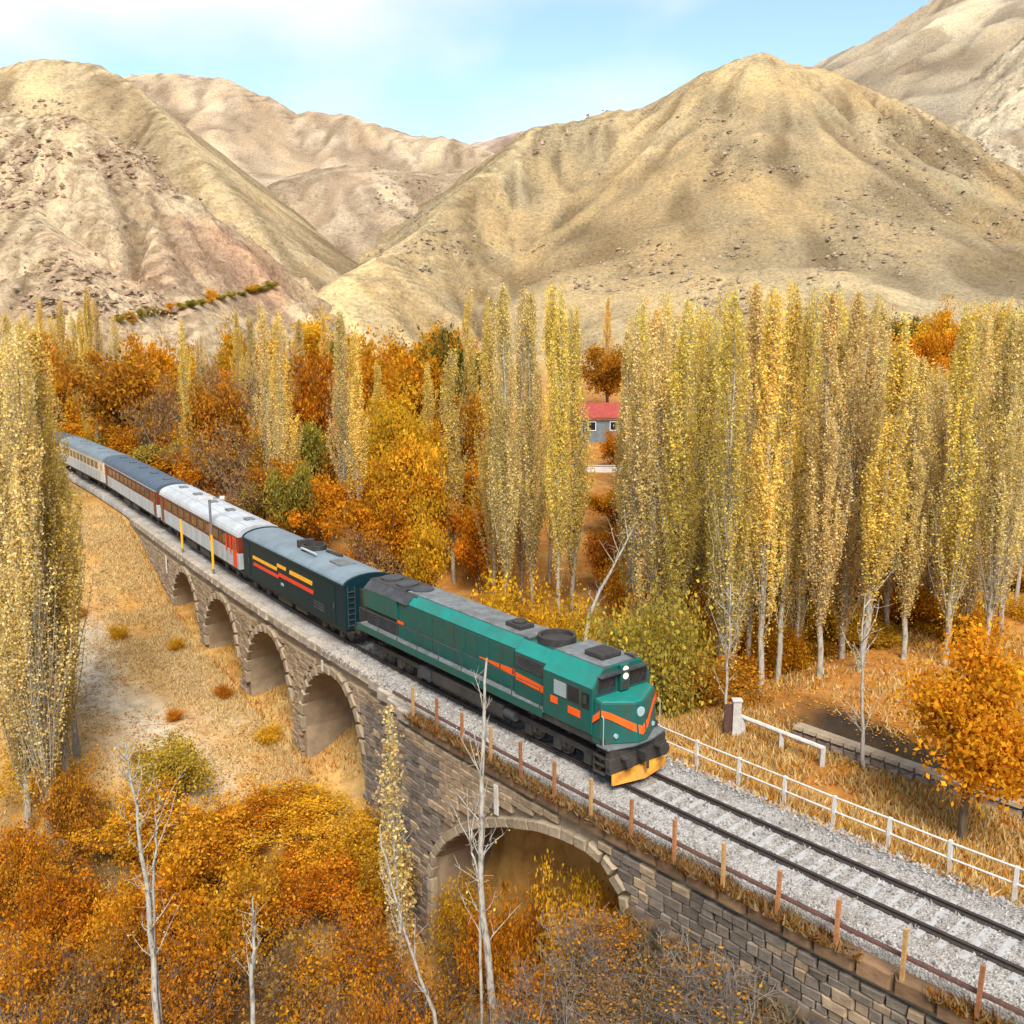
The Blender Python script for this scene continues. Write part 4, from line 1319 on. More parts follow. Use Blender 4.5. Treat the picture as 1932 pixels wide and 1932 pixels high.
# ---- coaches
def coach(s0, s1, roof, band, lower, label, nwin=9, redbars=False, beige=False):
    c = car_frame('passenger_coach', s0, s1)
    tag(c, label, 'railway coach', 'passenger coaches of the train')
    Lh = (s1 - s0) / 2 - 0.25
    part(c, 'lower_body', lower, lambda m: m.box(-Lh, Lh, -1.46, 1.46, 0.98, 2.06), 0.03)
    bd = part(c, 'window_band', band, lambda m: m.box(-Lh + 0.004, Lh - 0.004, -1.45, 1.45, 2.06, 3.12))
    rf_ = part(c, 'roof', roof, lambda m: m.prism([(-1.47, 3.12)] + [(-1.47 + 0.02, 3.30)] + arc_roof(1.42, 3.34, 0.52)[1:-1] + [(1.45, 3.30), (1.47, 3.12)], -Lh, Lh), 0.02)
    part(rf_, 'rain_gutter', lower, lambda m: (m.box(-Lh, Lh, -1.505, -1.472, 3.14, 3.20), m.box(-Lh, Lh, 1.472, 1.505, 3.14, 3.20)))
    for q in range(5):
        xx = -Lh * 0.8 + q * Lh * 0.4
        part(rf_, 'roof_vent', 'grey' if roof == 'coach_white' else roof, lambda m: m.box(xx - 0.35, xx + 0.35, -0.3, 0.3, 3.84, 3.96), 0.03)
    if roof == 'coach_white':
        for y in (-0.75, 0.0, 0.75):
            zz = 3.34 + 0.52 * math.sqrt(max(0, 1 - (y / 1.42) ** 2))
            part(rf_, 'roof_rib', 'coach_low', lambda m: m.box(-Lh + .1, Lh - .1, y - 0.03, y + 0.03, zz - 0.03, zz + 0.02))
    step = (2 * Lh - 4.4) / nwin
    for sy in (-1, 1):
        for i in range(nwin):
            x0 = -Lh + 2.2 + i * step + 0.25
            x1 = x0 + step - 0.5
            y0, y1 = (-1.472, -1.452) if sy < 0 else (1.452, 1.472)
            w_ = bx(bd, 'window', 'black', x0, x1, y0, y1, 2.22, 2.98)
            ya = y0 - 0.006 if sy < 0 else y1 + 0.002
            bx(w_, 'pane', 'glass', x0 + 0.06, x1 - 0.06, ya, ya + 0.004, 2.28, 2.92)
    for e in (-1, 1):
        for sy in (-1,):
            x0 = e * (Lh - 0.75) - 0.4
            d = bx(c, 'door', 'red' if (redbars and e > 0) else band, x0, x0 + 0.8, -1.482, -1.463, 1.05, 3.05)
            bx(d, 'door_window', 'glass', x0 + 0.22, x0 + 0.58, -1.489, -1.483, 2.2, 2.85)
    if redbars:
        for xx in (Lh - 1.75, Lh - 2.65, Lh - 6.4):
            bx(c, 'red_bar', 'red', xx, xx + 0.28, -1.484, -1.464, 1.85, 3.0)
    if beige:
        bx(c, 'beige_strip', 'beige', -Lh + 0.5, Lh - 0.5, -1.478, -1.468, 2.95, 3.118)
    part(c, 'underframe', 'black', lambda m: (m.box(-Lh + 0.1, Lh - 0.1, -1.28, 1.28, 0.74, 0.98), m.box(-3.2, -0.4, -1.3, 1.3, 0.35, 0.75), m.box(0.5, 2.8, -1.3, 1.3, 0.38, 0.75)))
    bx(c, 'gangway', 'black', -Lh - 0.24, -Lh, -0.6, 0.6, 1.1, 3.2)
    bx(c, 'gangway', 'black', Lh, Lh + 0.24, -0.6, 0.6, 1.1, 3.2)
    bogie(c, Lh - 2.6, 2, 2.4)
    bogie(c, -Lh + 2.6, 2, 2.4)
    return c
coach(114.85, 135.6, 'coach_white', 'maroon', 'coach_low', 'white roofed coach with maroon window band coupled behind the navy van', 9, True)
coach(136.3, 158.3, 'roof_blue', 'maroon', 'coach_low', 'blue grey roofed coach with maroon band behind the white roofed coach', 10)
coach(158.7, 181.0, 'roof_pale', 'beige', 'coach_low', 'grey roofed coach with beige window band, partly behind the left poplars', 10, False, True)
coach(181.4, 203.5, 'roof_blue', 'maroon', 'coach_low', 'last visible coach, showing through the poplars at the left edge', 10)

# ---- striped lineside poles in front of the white roofed coach
def pole(s, lat, top, label, arm):
    p = empty('signal_pole', TR(s, lat, -0.6))
    tag(p, label, 'pole')
    z = 0.0
    cols = ['white_paint', 'yellow', 'orange']
    n = int((top + 0.6) / 0.75)
    for k in range(n):
        z0, z1 = (top + 0.6) * k / n, (top + 0.6) * (k + 1) / n
        part(p, 'pole_section', ['grey', 'yellow', 'yellow', 'yellow', 'grey', 'grey', 'grey', 'orange', 'orange'][k % 9], lambda m: m.tube([(0, 0, z0), (0, 0, z1 - 0.01)], 0.085, 8))
    if arm:
        part(p, 'arm', 'white_paint', lambda m: m.box(-0.7, 0.3, -0.08, 0.08, top + 0.62, top + 0.80))
        part(p, 'lamp', 'white_paint', lambda m: m.tube([(0.75, 0, top + 0.72), (1.05, 0, top + 0.72)], 0.16, 8))
        part(p, 'lamp_bracket', 'grey', lambda m: m.tube([(0.3, 0, top + 0.74), (0.8, 0, top + 0.74)], 0.04, 6))
    return p
pole(119.6, -1.85, 5.0, 'tall yellow and orange lineside pole with white arm before the white roofed coach', True)
pole(127.4, -1.85, 2.4, 'short yellow lineside pole further back before the white roofed coach', False)

# ------------------------------------------------------------------ small structures on the far bank
def gp(px_, py_):
    x, y = hit(px_, py_)
    return Vector((x, y, gz(x, y)))
# gate pillar and concrete barrier by the grove
a = gp(1386, 1398)
e = empty('gate_pillar', (a.x, a.y, a.z))
tag(e, 'grey concrete gate pillar beside the leaning barrier, right of the locomotive', 'pillar')
part(e, 'shaft', 'concrete', lambda m: m.box(-0.16, 0.22, -0.16, 0.16, -0.3, 1.75), 0.02)
part(e, 'cap', 'concrete', lambda m: m.box(-0.20, 0.26, -0.20, 0.20, 1.752, 1.85), 0.02)
part(e, 'gate_leaf', 'rust_dark', lambda m: m.box(-0.52, -0.18, -0.05, 0.05, 0.1, 1.6))
b0, b1 = TR(82.4, 9.6, 0), TR(78.0, 9.6, 0)
b0.z, b1.z = gz(b0.x, b0.y), gz(b1.x, b1.y)
e = empty('concrete_barrier', b0)
tag(e, 'pale concrete rail on short posts running right from the gate pillar', 'barrier')
part(e, 'rail', 'white_paint', lambda m: m.tube([(0, 0, 0.85), tuple((b1 - b0) * 0.5 + Vector((0, 0, 0.82))), tuple((b1 - b0) + Vector((0, 0, 0.80)))], 0.11, 8))
for t in (0.02, 0.5, 0.98):
    q = (b1 - b0) * t
    part(e, 'post', 'concrete', lambda m: m.box(q.x - .1, q.x + .1, q.y - .1, q.y + .1, q.z - 0.3, q.z + 0.80))
# low stone wall along the watercourse, block by block
w0 = empty('low_stone_wall', TR(70, 11.4, -1.9))
tag(w0, 'low brown stone wall with pale coping beside the dark watercourse', 'wall')
s = 52.0
bm_ = []
for i in range(4):
    m = MB()
    m.add(*unit_stone(40 + i, 0.03))
    bm_.append(m.mesh('wall_block', MAT['wallstone']))
cp_ = MB()
cp_.add(*unit_stone(60, 0.02))
cp_ = cp_.mesh('coping_block', MAT['stone_pale'])
while s < 80.2:
    w = rnd.uniform(0.5, 0.9)
    p = TR(s + w / 2, 11.3, 0)
    zb = gz(p.x, p.y)
    zt = -1.55
    for r_ in range(3):
        o = bpy.data.objects.new('wall_block', bm_[rnd.randrange(4)])
        pp = TR(s + w / 2 + (0.25 if r_ % 2 else 0), 11.3 + rnd.uniform(-.02, .02), -2.35 + r_ * 0.34)
        o.location = pp - w0.location
        o.rotation_euler = (0, 0, heading(s) + math.pi)
        o.scale = (w * 0.97, 0.5, 0.33)
        link(o, w0)
    o = bpy.data.objects.new('coping_block', cp_)
    o.location = TR(s + w / 2, 11.3, -1.32) - w0.location
    o.rotation_euler = (0, 0, heading(s) + math.pi)
    o.scale = (w * 0.99, 0.6, 0.16)
    link(o, w0)
    s += w
# concrete block and low wall in the left foreground
a = gp(168, 1598)
e = empty('concrete_block', (a.x, a.y, a.z))
tag(e, 'small grey concrete block with a low wall among the shrubs at the left', 'wall')
part(e, 'block', 'concrete', lambda m: m.box(-0.28, 0.28, -0.3, 0.3, -0.4, 0.9), 0.03)
part(e, 'low_wall', 'concrete', lambda m: m.box(-1.6, -0.28, -0.12, 0.12, -0.4, 0.18), 0.02)
part(e, 'footing', 'concrete', lambda m: m.box(-5.0, -1.6, -0.10, 0.10, -0.4, 0.06), 0.02)

def house(px_, Y, w, d, h, rise, wallm, roofm, rz, label, nwin=3, zoff=0):
    x = float(at(px_, 800, Y)[0])
    e = empty('house', (x, Y, gz(x, Y) + zoff), rz)
    tag(e, label, 'house')
    wl0 = part(e, 'wall', wallm, lambda m: m.prism([(-d / 2, -1), (d / 2, -1), (d / 2, h), (0, h + rise * 0.92), (-d / 2, h)], -w / 2, w / 2))
    part(e, 'roof', roofm, lambda m: (m.add([(-w / 2 - .4, -d / 2 - .5, h - .12), (w / 2 + .4, -d / 2 - .5, h - .12), (w / 2 + .4, 0, h + rise), (-w / 2 - .4, 0, h + rise), (-w / 2 - .4, -d / 2 - .5, h + .0), (w / 2 + .4, -d / 2 - .5, h + .0), (w / 2 + .4, 0, h + rise + .14), (-w / 2 - .4, 0, h + rise + .14)], [(3, 2, 1, 0), (4, 5, 6, 7), (0, 1, 5, 4), (1, 2, 6, 5), (3, 0, 4, 7)]),
          m.add([(-w / 2 - .4, d / 2 + .5, h - .12), (w / 2 + .4, d / 2 + .5, h - .12), (w / 2 + .4, 0, h + rise), (-w / 2 - .4, 0, h + rise), (-w / 2 - .4, d / 2 + .5, h + .0), (w / 2 + .4, d / 2 + .5, h + .0), (w / 2 + .4, 0, h + rise + .14), (-w / 2 - .4, 0, h + rise + .14)], [(0, 1, 2, 3), (7, 6, 5, 4), (1, 0, 4, 5), (2, 1, 5, 6), (0, 3, 7, 4)])))
    for i in range(nwin):
        x0 = -w / 2 + (i + 0.5) * w / nwin - 0.5
        f_ = bx(e, 'window', 'wall_white', x0 - .1, x0 + 1.1, -d / 2 - .06, -d / 2 + .02, h * 0.40, h * 0.82)
        bx(f_, 'pane', 'glass', x0, x0 + 1.0, -d / 2 - .075, -d / 2 - .06, h * 0.44, h * 0.78)
    f_ = bx(e, 'door', 'darkgrey', -w / 2 + 0.3, -w / 2 + 1.2, -d / 2 - .05, -d / 2 + .02, -0.2, h * 0.72)
    bx(f_, 'porch_band', 'wall_white', -w / 2 + .1, w / 2 - .1, -d / 2 - .09, -d / 2 - .052, h * 0.86, h * 0.97)
    return e
house(1150, 138, 9.5, 6, 3.2, 1.7, 'wall_blue', 'roof_red', R(6), 'small blue grey house with a red roof seen through the gap in the poplars')
house(1745, 205, 17, 8, 3.4, 2.0, 'wall_blue', 'roof_grey', R(-8), 'long grey roofed building beyond the grove at the right', 4)
house(655, 262, 7, 5, 3.0, 1.4, 'wall_white', 'roof_grey', R(20), 'tiny white building at the foot of the far slope in the gap', 2, 3.0)
a = at(1165, 862, 118)
e = empty('field_wall', (float(a[0]), 118.0, gz(float(a[0]), 118.0)))
tag(e, 'low pale field wall below the red roofed house', 'wall')
part(e, 'wall_run', 'wall_white', lambda m: m.box(-4, 5, -0.2, 0.2, -0.5, 0.7), 0.03)
part(e, 'wall_cap', 'concrete', lambda m: m.box(-4.05, 5.05, -0.26, 0.26, 0.702, 0.82), 0.02)
#PART4
# ------------------------------------------------------------------ vegetation generators
def leaf_quads(rs, P, size, pal, weights, vj=0.28, droop=0.0, aspect=0.62):
    """one rhombic leaf at each point; pal = list of colours"""
    n = len(P)
    u = rs.normal(size=(n, 3))
    u[:, 2] -= droop
    u /= np.linalg.norm(u, axis=1)[:, None]
    w = rs.normal(size=(n, 3))
    v = np.cross(u, w)
    v /= np.linalg.norm(v, axis=1)[:, None]
    s = (size * rs.uniform(0.45, 1.45, n))[:, None]
    V = np.stack([P - u * s * 0.5, P + v * s * 0.5 * aspect, P + u * s * 0.5, P - v * s * 0.5 * aspect], 1).reshape(-1, 3)
    F = np.arange(4 * n).reshape(-1, 4)
    c = np.asarray(pal)[rs.choice(len(pal), n, p=np.asarray(weights) / np.sum(weights))]
    c = c * rs.uniform(1 - vj, 1 + vj, (n, 1)) * rs.uniform(0.94, 1.06, (n, 3))
    return V, F, np.repeat(np.clip(c, 0.004, 0.9), 4, 0)

def tubes(paths, n=3):
    """joined thin tubes from (points, radii) lists, numpy"""
    V, F, k = [], [], 0
    ca = np.stack([np.cos(np.arange(n) * 2 * np.pi / n), np.sin(np.arange(n) * 2 * np.pi / n)], -1)
    for p, r in paths:
        p, r = np.asarray(p, float), np.asarray(r, float)
        d = np.gradient(p, axis=0)
        d /= np.linalg.norm(d, axis=1)[:, None] + 1e-9
        ref = np.where(np.abs(d[:, 2:3]) > 0.8, np.array([[1.0, 0, 0]]), np.array([[0, 0, 1.0]]))
        a = np.cross(d, ref)
        a /= np.linalg.norm(a, axis=1)[:, None] + 1e-9
        b = np.cross(d, a)
        ring_ = p[:, None] + (a[:, None] * ca[None, :, :1] + b[:, None] * ca[None, :, 1:]) * r[:, None, None]
        m = len(p)
        V.append(ring_.reshape(-1, 3))
        i = np.arange(m - 1)[:, None] * n
        j = np.arange(n)[None]
        F.append(np.stack([i + j, i + (j + 1) % n, i + n + (j + 1) % n, i + n + j], -1).reshape(-1, 4) + k)
        k += m * n
    return np.concatenate(V), np.concatenate(F)

def wander(rs, p0, d0, L, n, up=0.0, wob=0.12):
    p = [np.array(p0, float)]
    d = np.array(d0, float)
    for i in range(n):
        d = d + rs.normal(size=3) * wob + np.array([0, 0, up])
        d /= np.linalg.norm(d)
        p.append(p[-1] + d * L / n)
    return np.array(p)

YEL = [(0.86, 0.605, 0.11), (0.81, 0.575, 0.16), (0.90, 0.64, 0.13), (0.78, 0.565, 0.21)]
TAN = [(0.80, 0.595, 0.23), (0.74, 0.545, 0.21), (0.84, 0.605, 0.17), (0.79, 0.605, 0.28)]
GLD = [(0.70, 0.38, 0.024), (0.66, 0.34, 0.020), (0.74, 0.44, 0.036), (0.52, 0.29, 0.03)]
ORG = [(0.62, 0.25, 0.014), (0.56, 0.20, 0.012), (0.66, 0.32, 0.018), (0.44, 0.17, 0.014)]
RST = [(0.48, 0.20, 0.024), (0.54, 0.23, 0.018), (0.38, 0.16, 0.024), (0.58, 0.28, 0.02)]
OLV = [(0.32, 0.27, 0.05), (0.42, 0.33, 0.055), (0.54, 0.38, 0.045), (0.27, 0.24, 0.05)]
GRN = [(0.10, 0.12, 0.030), (0.15, 0.15, 0.035), (0.36, 0.22, 0.02), (0.42, 0.22, 0.015)]
BRN = [(0.30, 0.18, 0.08), (0.36, 0.21, 0.08), (0.28, 0.17, 0.09), (0.46, 0.24, 0.04)]

def gen_poplar(seed, H=20.0, Rm=1.25, pal=YEL, low=0.16, leaves=8500, size=0.17, nb=80, bark='bark_pale', lowpal=None, lean=0.0):
    """fastigiate crown: long upswept branches that hug the stem, leaves strung along them"""
    rs = np.random.RandomState(seed)
    t = np.linspace(0, 1, 13)
    ax = np.stack([np.cumsum(rs.normal(0, 0.07, 13)) + lean * t * H, np.cumsum(rs.normal(0, 0.07, 13)), t * H], -1)
    ax[:, :2] -= ax[0, :2]
    rad = 0.02 + 0.16 * (H / 20) * (1 - t) ** 0.85
    axis = lambda q: np.stack([np.interp(q, t, ax[:, i]) for i in range(3)], -1)
    ph = rs.uniform(0, 6.28, 4)
    def env(q, a):
        base = np.clip(np.sin(np.pi * np.clip((q - low * 0.5) / (1.05 - low * 0.5), 0, 1) ** 0.66) ** 0.7, 0.06, 1)
        return Rm * base * (1 + 0.22 * np.sin(q * 13 + ph[0] + a) + 0.16 * np.sin(q * 29 + ph[1] + 2 * a))
    paths, lp, lq = [(ax, rad)], [], []
    for b in range(nb):
        q = low + (0.93 - low) * rs.rand() ** 1.05
        a = rs.uniform(0, 2 * np.pi)
        L = min((0.12 + 0.24 * (1 - q)) * rs.uniform(0.6, 1.25), 1.03 - q) * H
        tilt = rs.uniform(0.12, 0.36)
        p = wander(rs, axis(np.array([q]))[0], (math.cos(a) * tilt, math.sin(a) * tilt, 1.0), L, 7, 0.07, 0.035)
        zq = np.clip(p[:, 2] / H, 0, 1)
        off = p[:, :2] - axis(zq)[:, :2]
        dd = np.linalg.norm(off, axis=1) + 1e-6
        k = np.minimum(1, env(zq, a) / dd)
        p[:, :2] = axis(zq)[:, :2] + off * k[:, None]
        paths.append((p, np.linspace(0.035, 0.007, 8) * (1.3 - q)))
        lp.append(p)
        lq.append(q)
    tv, tf = tubes([paths[0]], 7)
    bv, bf = tubes(paths[1:], 3)
    tm = np_mesh('trunk', np.concatenate([tv, bv]), np.concatenate([tf, bf + len(tv)]), MAT[bark], None, True)
    wts = np.array([np.linalg.norm(p[-1] - p[0]) for p in lp]) * rs.uniform(0.45, 1.5, nb)
    cnt = (leaves * wts / wts.sum()).astype(int)
    pts, tn = [], []
    for p, q, per in zip(lp, lq, cnt):
        f = rs.rand(per) ** 0.8
        c = np.stack([np.interp(f, np.linspace(0, 1, 8), p[:, i]) for i in range(3)], -1)
        sp = (0.06 + 0.13 * rs.rand(per)) * (1.15 - 0.5 * f)
        c = c + rs.normal(size=(per, 3)) * sp[:, None] * np.array([1, 1, 1.7])
        pts.append(c)
        tn.append(np.full(per, rs.uniform(0.72, 1.2)))
    P, T = np.concatenate(pts), np.concatenate(tn)
    dens = fbm(P[:, 0] * 1.1 + seed, P[:, 2] * 0.30 + P[:, 1], 3)
    k = rs.rand(len(P)) < 0.30 + 1.4 * sm(dens, 0.32, 0.6)
    P, T = P[k], T[k]
    V, F, c = leaf_quads(rs, P, size, pal, [4, 3, 2, 2], droop=0.5, aspect=0.7)
    c = c * np.repeat(T, 4)[:, None]
    hh = np.repeat(np.clip(P[:, 2] / H, 0, 1), 4)
    lowp = np.asarray(lowpal if lowpal is not None else (0.52, 0.33, 0.10))
    mixv = (1 - sm(hh, 0.12, 0.5)) * 0.5
    c = c * (1 - mixv[:, None]) + lowp[None] * mixv[:, None]
    cm = np_mesh('crown', V, F, MAT['leaf'], c)
    return tm, cm, H

def gen_round(seed, H=6.0, Rm=2.6, pal=ORG, leaves=7000, size=0.20, trunk=0.28, bark='bark_dark', sparse=0.0, weights=(4, 3, 2, 2), stems=1, droop=0.2, clump=0.125):
    """spreading tree or shrub: limbs, twigs and leaf clumps round the twig ends"""
    rs = np.random.RandomState(seed)
    paths, tips = [], []
    for st in range(stems):
        a0 = rs.uniform(0, 6.28)
        spread = 0.0 if stems == 1 else rs.uniform(0.15, 0.55)
        base = np.array([math.cos(a0), math.sin(a0), 0]) * (0 if stems == 1 else 0.25)
        th = H * trunk * rs.uniform(0.85, 1.1)
        tr = wander(rs, base + [0, 0, -0.25], (math.cos(a0) * spread, math.sin(a0) * spread, 1), th + 0.25, 5, 0.02, 0.06)
        r0 = 0.035 * H / math.sqrt(stems) * 0.75
        paths.append((tr, np.linspace(r0, r0 * 0.72, 6)))
        nl = rs.randint(5, 8) if stems == 1 else rs.randint(3, 5)
        for l in range(nl):
            a = a0 + 6.28 * l / nl + rs.uniform(-.4, .4)
            el = rs.uniform(0.35, 1.25)
            d = np.array([math.cos(a) * math.cos(el), math.sin(a) * math.cos(el), math.sin(el)])
            L = np.hypot(Rm * math.cos(el), (H - th) * math.sin(el)) * rs.uniform(0.62, 0.85)
            p = wander(rs, tr[-1 - rs.randint(0, 2)], d, L, 6, 0.03, 0.13)
            paths.append((p, np.linspace(r0 * 0.55, r0 * 0.12, 7)))
            for q in range(rs.randint(5, 8)):
                k = rs.randint(2, 7)
                d2 = rs.normal(size=3) + np.array([0, 0, 0.5]) + (p[k] - tr[0]) * 0.25
                d2 /= np.linalg.norm(d2)
                p2 = wander(rs, p[k], d2, L * rs.uniform(0.28, 0.55), 4, 0.02, 0.18)
                paths.append((p2, np.linspace(r0 * 0.18, r0 * 0.04, 5)))
                tips.append(p2[-1])
                tips.append(p2[2])
                if rs.rand() < 0.7:
                    d3 = d2 + rs.normal(size=3) * 0.8
                    p3 = wander(rs, p2[2], d3 / np.linalg.norm(d3), L * 0.25, 3, 0.0, 0.2)
                    paths.append((p3, np.linspace(r0 * 0.09, r0 * 0.03, 4)))
                    tips.append(p3[-1])
    tv, tf = tubes(paths, 5)
    tm = np_mesh('trunk', tv, tf, MAT[bark], None, True)
    tips = np.array(tips)
    n = int(leaves * (1 - sparse))
    ti = rs.randint(0, len(tips), n)
    cl = rs.uniform(0.5, 1.4, len(tips)) * (clump * Rm + 0.08)
    P = tips[ti] + rs.normal(size=(n, 3)) * cl[ti][:, None] * np.array([1, 1, 0.75])
    kp = P[:, 2] > 0.15
    P, ti = P[kp], ti[kp]
    V, F, c = leaf_quads(rs, P, size, pal, weights, droop=droop)
    tone = np.repeat(rs.uniform(0.68, 1.25, len(tips))[ti], 4)
    cm = np_mesh('crown', V, F, MAT['leaf'], c * tone[:, None])
    return tm, cm, H

def gen_bare(seed, H=3.0, Rm=1.6, stems=16, bark='twig_grey', leaves=250, pal=RST, size=0.14):
    rs = np.random.RandomState(seed)
    paths, tips = [], []
    for s in range(stems):
        a = rs.uniform(0, 6.28)
        tl_ = rs.uniform(0.05, 0.75)
        p = wander(rs, rs.normal(size=3) * [0.25, 0.25, 0] - [0, 0, 0.2], (math.cos(a) * tl_, math.sin(a) * tl_, 1), H * rs.uniform(0.6, 1.05), 6, -0.01, 0.12)
        paths.append((p, np.linspace(0.035, 0.008, 7) * H / 3))
        for q in range(6):
            k = rs.randint(1, 6)
            d = rs.normal(size=3) * 0.7 + [0, 0, 0.8]
            p2 = wander(rs, p[k], d / np.linalg.norm(d), H * rs.uniform(0.18, 0.4), 4, 0.02, 0.15)
            paths.append((p2, np.linspace(0.014, 0.005, 5) * H / 3))
            tips.append(p2[-1])
            for w in range(2):
                d = rs.normal(size=3) * 0.8 + [0, 0, 0.6]
                p3 = wander(rs, p2[2], d / np.linalg.norm(d), H * 0.14, 2, 0, 0.1)
                paths.append((p3, np.linspace(0.008, 0.004, 3) * H / 3))
    tv, tf = tubes(paths, 3)
    tm = np_mesh('stems', tv, tf, MAT[bark], None, True)
    tips = np.array(tips)
    P = tips[rs.randint(0, len(tips), leaves)] + rs.normal(size=(leaves, 3)) * 0.16
    V, F, c = leaf_quads(rs, P, size, pal, [3, 3, 2, 1])
    return tm, np_mesh('crown', V, F, MAT['leaf'], c), H

def plant(kind, name, loc, H, width=None, rz=0.0, label=None, cat='tree', group=None, lean=(0, 0)):
    """a thing of its own: Empty at the base > trunk, crown (meshes shared between alike plants)"""
    tm, cm, h0 = kind
    e = empty(name, loc, rz)
    k = H / h0
    w = width or k
    e.scale = (w, w, k)
    e.rotation_euler = (lean[0], lean[1], rz)
    tag(e, label, cat, group)
    link(bpy.data.objects.new(tm.name.split('.')[0], tm), e)
    link(bpy.data.objects.new('crown', cm), e)
    return e
def clear_of_track(px_, Y, m=6.0):
    """move a plant back along its sight line until it stands clear of the line"""
    for _ in range(40):
        s_, l_ = SL(np.array([at(px_, 900, Y)[0]]), np.array([Y]))
        if abs(l_[0]) > m:
            return Y
        Y += 2.0
    return Y
def top_height(px_, Y, top):
    P_ = at(px_, top, Y)
    x = float(P_[0])
    g = gz(x, Y)
    return x, g, max(1.0, float(P_[2]) - g)

VR = random.Random(21)
POP = [gen_poplar(100 + i, 20, [1.25, 1.55, 1.05, 1.4, 1.2, 1.7, 1.3, 1.1, 1.5, 1.35][i], [YEL, TAN, YEL, TAN, (YEL + GLD[:2])[1:5], YEL, TAN, YEL, TAN, YEL][i], 0.06 + 0.03 * (i % 4), 24000, 0.125, [100, 130, 80, 120, 95, 140, 105, 85, 120, 110][i]) for i in range(10)]
ORD = ['first', 'second', 'third', 'fourth', 'fifth', 'sixth', 'seventh', 'eighth', 'ninth', 'tenth', 'eleventh', 'twelfth', 'thirteenth', 'fourteenth', 'fifteenth', 'sixteenth', 'seventeenth', 'eighteenth', 'nineteenth', 'twentieth']
POP_SPARSE = [gen_poplar(140 + i, 20, 1.3, TAN, 0.25, 8000, 0.13, 70) for i in range(2)]
POP_NEAR = [gen_poplar(150 + i, 22, 1.75, [TAN, YEL][i % 2], 0.08, 42000, 0.125, 190) for i in range(3)]
def poplar(px_, Y, top, label, group=None, kinds=POP, w=1.0, lean=(0, 0), k=None):
    Y = clear_of_track(px_, Y, 5.0)
    if Y > 80 and px_ > 118 and SL(np.array([at(px_, 900, Y)[0]]), np.array([Y]))[1][0] < 0:
        Y = clear_of_track(px_, Y + 14, 6.0)
    x, g, H = top_height(px_, Y, top)
    kd = kinds[VR.randrange(len(kinds)) if k is None else k]
    return plant(kd, 'poplar_tree', (x, Y, g - 0.1), H, w * VR.uniform(0.9, 1.12), VR.uniform(0, 6.28), label, 'tree', group, lean)

# --- left foreground poplars
for px_, Y, top, lb in ((18, 44.0, 655, 'tall pale poplar at the left edge, leftmost of the near clump'),
                        (52, 46.5, 645, 'tall poplar with pale twin trunk, right of the leftmost near poplar'),
                        (80, 50.0, 690, 'yellow poplar forming the right edge of the near left clump'),
                        (-40, 45.0, 640, 'poplar half cut off by the left edge of the picture'),
                        (52, 54.0, 700, 'lower poplar standing behind the near left clump'),
                        (70, 56.0, 720, 'poplar behind the right side of the near left clump'),
                        (2, 50.0, 670, 'poplar filling the back of the near clump at the left edge')):
    poplar(px_, Y, top, lb, 'poplars at the left in front of the viaduct', POP_NEAR, 1.0)
# --- poplars behind the train, left to right
for px_, Y, top, lb, kk in ((20, 88, 640, 'poplar at the left edge behind the last coach', None),
                        (62, 96, 640, 'poplar second from the left edge behind the train', None),
                        (132, 92, 600, 'broad poplar behind the grey roofed coach', 0),
                        (163, 98, 552, 'tall poplar top rising left of the brown thicket', 2),
                        (342, 104, 612, 'slim bright golden poplar behind the blue grey coach roof', 4),
                        (498, 92, 578, 'pale yellow poplar, left one of the pair behind the white roofed coach', 1),
                        (528, 88, 600, 'yellow poplar, right one of the pair behind the white roofed coach', 0),
                        (640, 88, 598, 'pale poplar behind the navy van, left one of its pair', 3),
                        (668, 82, 640, 'yellow poplar behind the navy van, right one of its pair', 2),
                        (712, 96, 690, 'golden poplar just right of the navy van pair', 4),
                        (806, 100, 690, 'golden poplar in front of the orange trees above the locomotive hood', 4),
                        (852, 80, 668, 'yellow poplar standing alone above the middle of the locomotive', 5),
                        (884, 118, 555, 'thin distant poplar tip left of the big central clump', 5),
                        (915, 112, 570, 'second thin distant poplar tip left of the big central clump', 7),
                        (1148, 160, 562, 'thin distant poplar above the red roofed house', 4)):
    poplar(px_, Y, top, lb, None, POP, 1.0 if Y < 100 else 0.85, k=kk)
for i, (px_, Y, top) in enumerate(((932, 74, 585), (955, 68, 560), (985, 76, 556), (1008, 70, 570), (1040, 80, 552), (1062, 66, 560), (1086, 72, 592))):
    poplar(px_, Y, top, ORD[i] + ' yellow poplar from the left in the dense clump left of the red roofed house', 'central poplar clump')
for i, (px_, Y, top) in enumerate(((30, 112, 610), (48, 124, 590), (92, 126, 600), (112, 132, 575), (150, 128, 590), (180, 134, 575), (210, 140, 600), (8, 118, 600), (75, 138, 570), (380, 128, 640), (470, 132, 600), (560, 126, 610), (445, 140, 590), (610, 136, 600))):
    poplar(px_, Y, top, 'pale distant poplar top in the line behind the wood at left', 'distant poplars behind the wood')
